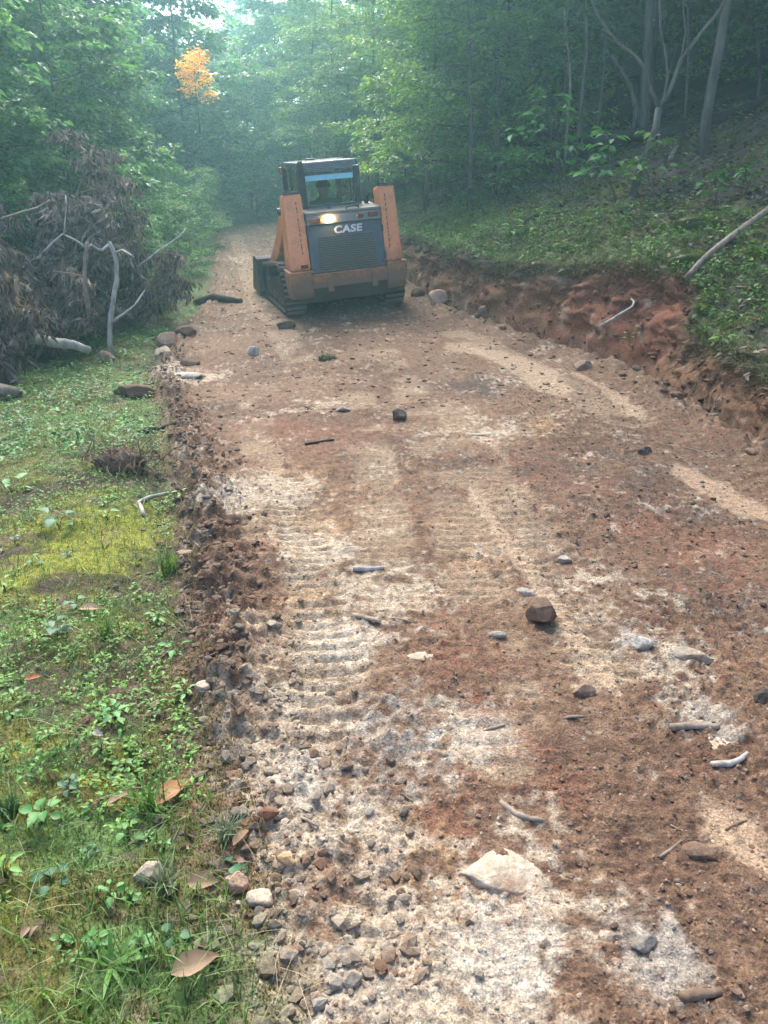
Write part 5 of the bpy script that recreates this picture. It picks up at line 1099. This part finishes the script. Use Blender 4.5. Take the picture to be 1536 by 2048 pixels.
# moss cushions
def cushion(label, px, py, wpx, seed, colr=(.10, .115, .02)):
    rg = np.random.default_rng(seed); q = G(px, py); r_ = wpx*mpp(px, py)/2; bm = bmesh.new(); bmesh.ops.create_icosphere(bm, subdivisions=4, radius=1); V = np.array([v.co[:] for v in bm.verts]); F = np.array([[v.index for v in f.verts] for f in bm.faces]); bm.free()
    V = V*(1 + .5*(fbm(V[:, 0] + 3, V[:, 1] + V[:, 2], 2.2, 3, seed) - .5))[:, None]; V = V*np.array([r_, r_*.8, r_*.45]); t = thing('moss_cushion', label, 'moss', tuple(q)); g = Geo().add(V, None, F, np.array(colr)*.8); link('cushion', g.mesh('cushion', True, M['herb']), t)
    n = 900; k = rg.integers(len(V), size=n); p = V[k]; g = Geo(); up = p[:, 2] > -.1*r_; p = p[up]; blades(g, p*.99, rg.uniform(.02, .05, len(p)), .006, tones(rg, len(p), np.array(colr)*.7, np.array(colr)*1.6), rg, 1.5, 1); link('fuzz', g.mesh('fuzz', False, M['herb']), t)
cushion('rounded golden moss cushion on the bank beside the dark branch', 1035, 432, 40, 1); cushion('wide golden-green moss cushion below the pale pole', 1370, 520, 90, 2); cushion('flat moss cushion above the red clay notch', 1400, 445, 90, 3); cushion('moss clod torn loose in the middle of the road', 655, 725, 36, 5, (.09, .09, .025))
# saplings on the bank, the large one leaf by leaf
def sapling(label, px, py, top, leaf_m, n_br, seed, mesh_k, parts=True, Yoff=0.0):
    rg = np.random.default_rng(seed); q = G(px, py); Y = q[1] + Yoff; tip = PD(*top, Y); t = thing('sapling', label, 'sapling', tuple(q)); g = Geo(); st = np.stack([lerp(0, tip[k] - q[k], np.linspace(0, 1, 7)**(1.0)) for k in range(3)], 1); st[1:-1] += rg.normal(0, .03, (5, 3)); tube(g, st, np.linspace(.014, .004, 7), 6, col=(.1, .09, .06))
    H = tip[2] - q[2]
    for i in range(n_br):
        u = lerp(.25, 1, (i + .5)/n_br); p = np.array([np.interp(u*6, np.arange(7), st[:, k]) for k in range(3)]); a = i*2.4 + rg.normal(0, .4); L = H*rg.uniform(.35, .6)*(1.25 - .7*u); br = jitter_path(rg, p, (math.cos(a), math.sin(a)*.8, .25), L, 5, .1, sag=.12); tube(g, br, np.linspace(.006, .002, 6), 4, cap=False)
        m = max(4, int(L/(leaf_m*.55)))
        for k in range(m):
            w_ = lerp(.2, 1, (k + .6)/m); c = np.array([np.interp(w_*5, np.arange(6), br[:, j]) for j in range(3)]); a2 = a + (1 if k % 2 else -1)*rg.uniform(.4, 1.2)
            link('leaf', LM[mesh_k], t, tuple(c), (rg.normal(0, .3), rg.normal(.1, .2), a2), scale=leaf_m*rg.uniform(.7, 1.15))
    link('stem', g.mesh('stem', True, M['bark']), t)
sapling('tall sapling with large pale oval leaves standing on the bank', 1120, 400, (1090, 178), .18, 15, 1, 0)
sapling('leafy sapling spreading broad leaves in front of the forked tree', 1230, 410, (1215, 265), .16, 13, 2, 0)
sapling('sapling with wide flat leaves at the foot of the forked tree', 1290, 400, (1320, 262), .15, 10, 3, 4)
sapling('bushy young sapling left of the tall pale-leaved one', 1010, 420, (1005, 300), .15, 11, 4, 0)
sapling('yellowish young plant on the grassy bank behind the loader', 875, 415, (872, 325), .09, 11, 5, 4)
sapling('small sapling on the open bank between loader and mossy cushion', 940, 430, (935, 350), .09, 10, 6, 0)
sapling('low sapling with round leaves on the slope under the leaning tree', 1440, 400, (1430, 340), .10, 9, 7, 1)
sapling('low leafy sapling on the slope beside the mottled pole', 1500, 385, (1490, 330), .10, 9, 8, 0)
# ------------------------------------------------------------------ air
g = Geo(); box(g, -62, 62, -6, 72, -14, 28)
b = NB('air'); pv = b.n('VolumePrincipled'); pv.inputs['Density'].default_value = HAZE; pv.inputs['Color'].default_value = (.48, .93, 1.0, 1); pv.inputs['Anisotropy'].default_value = .6
b.l(pv.outputs[0], b.out.inputs['Volume'])
hz = link('haze', g.mesh('haze', False, b.m)); tag(hz, 'thin blue morning haze hanging under the trees', 'haze', kind='stuff')
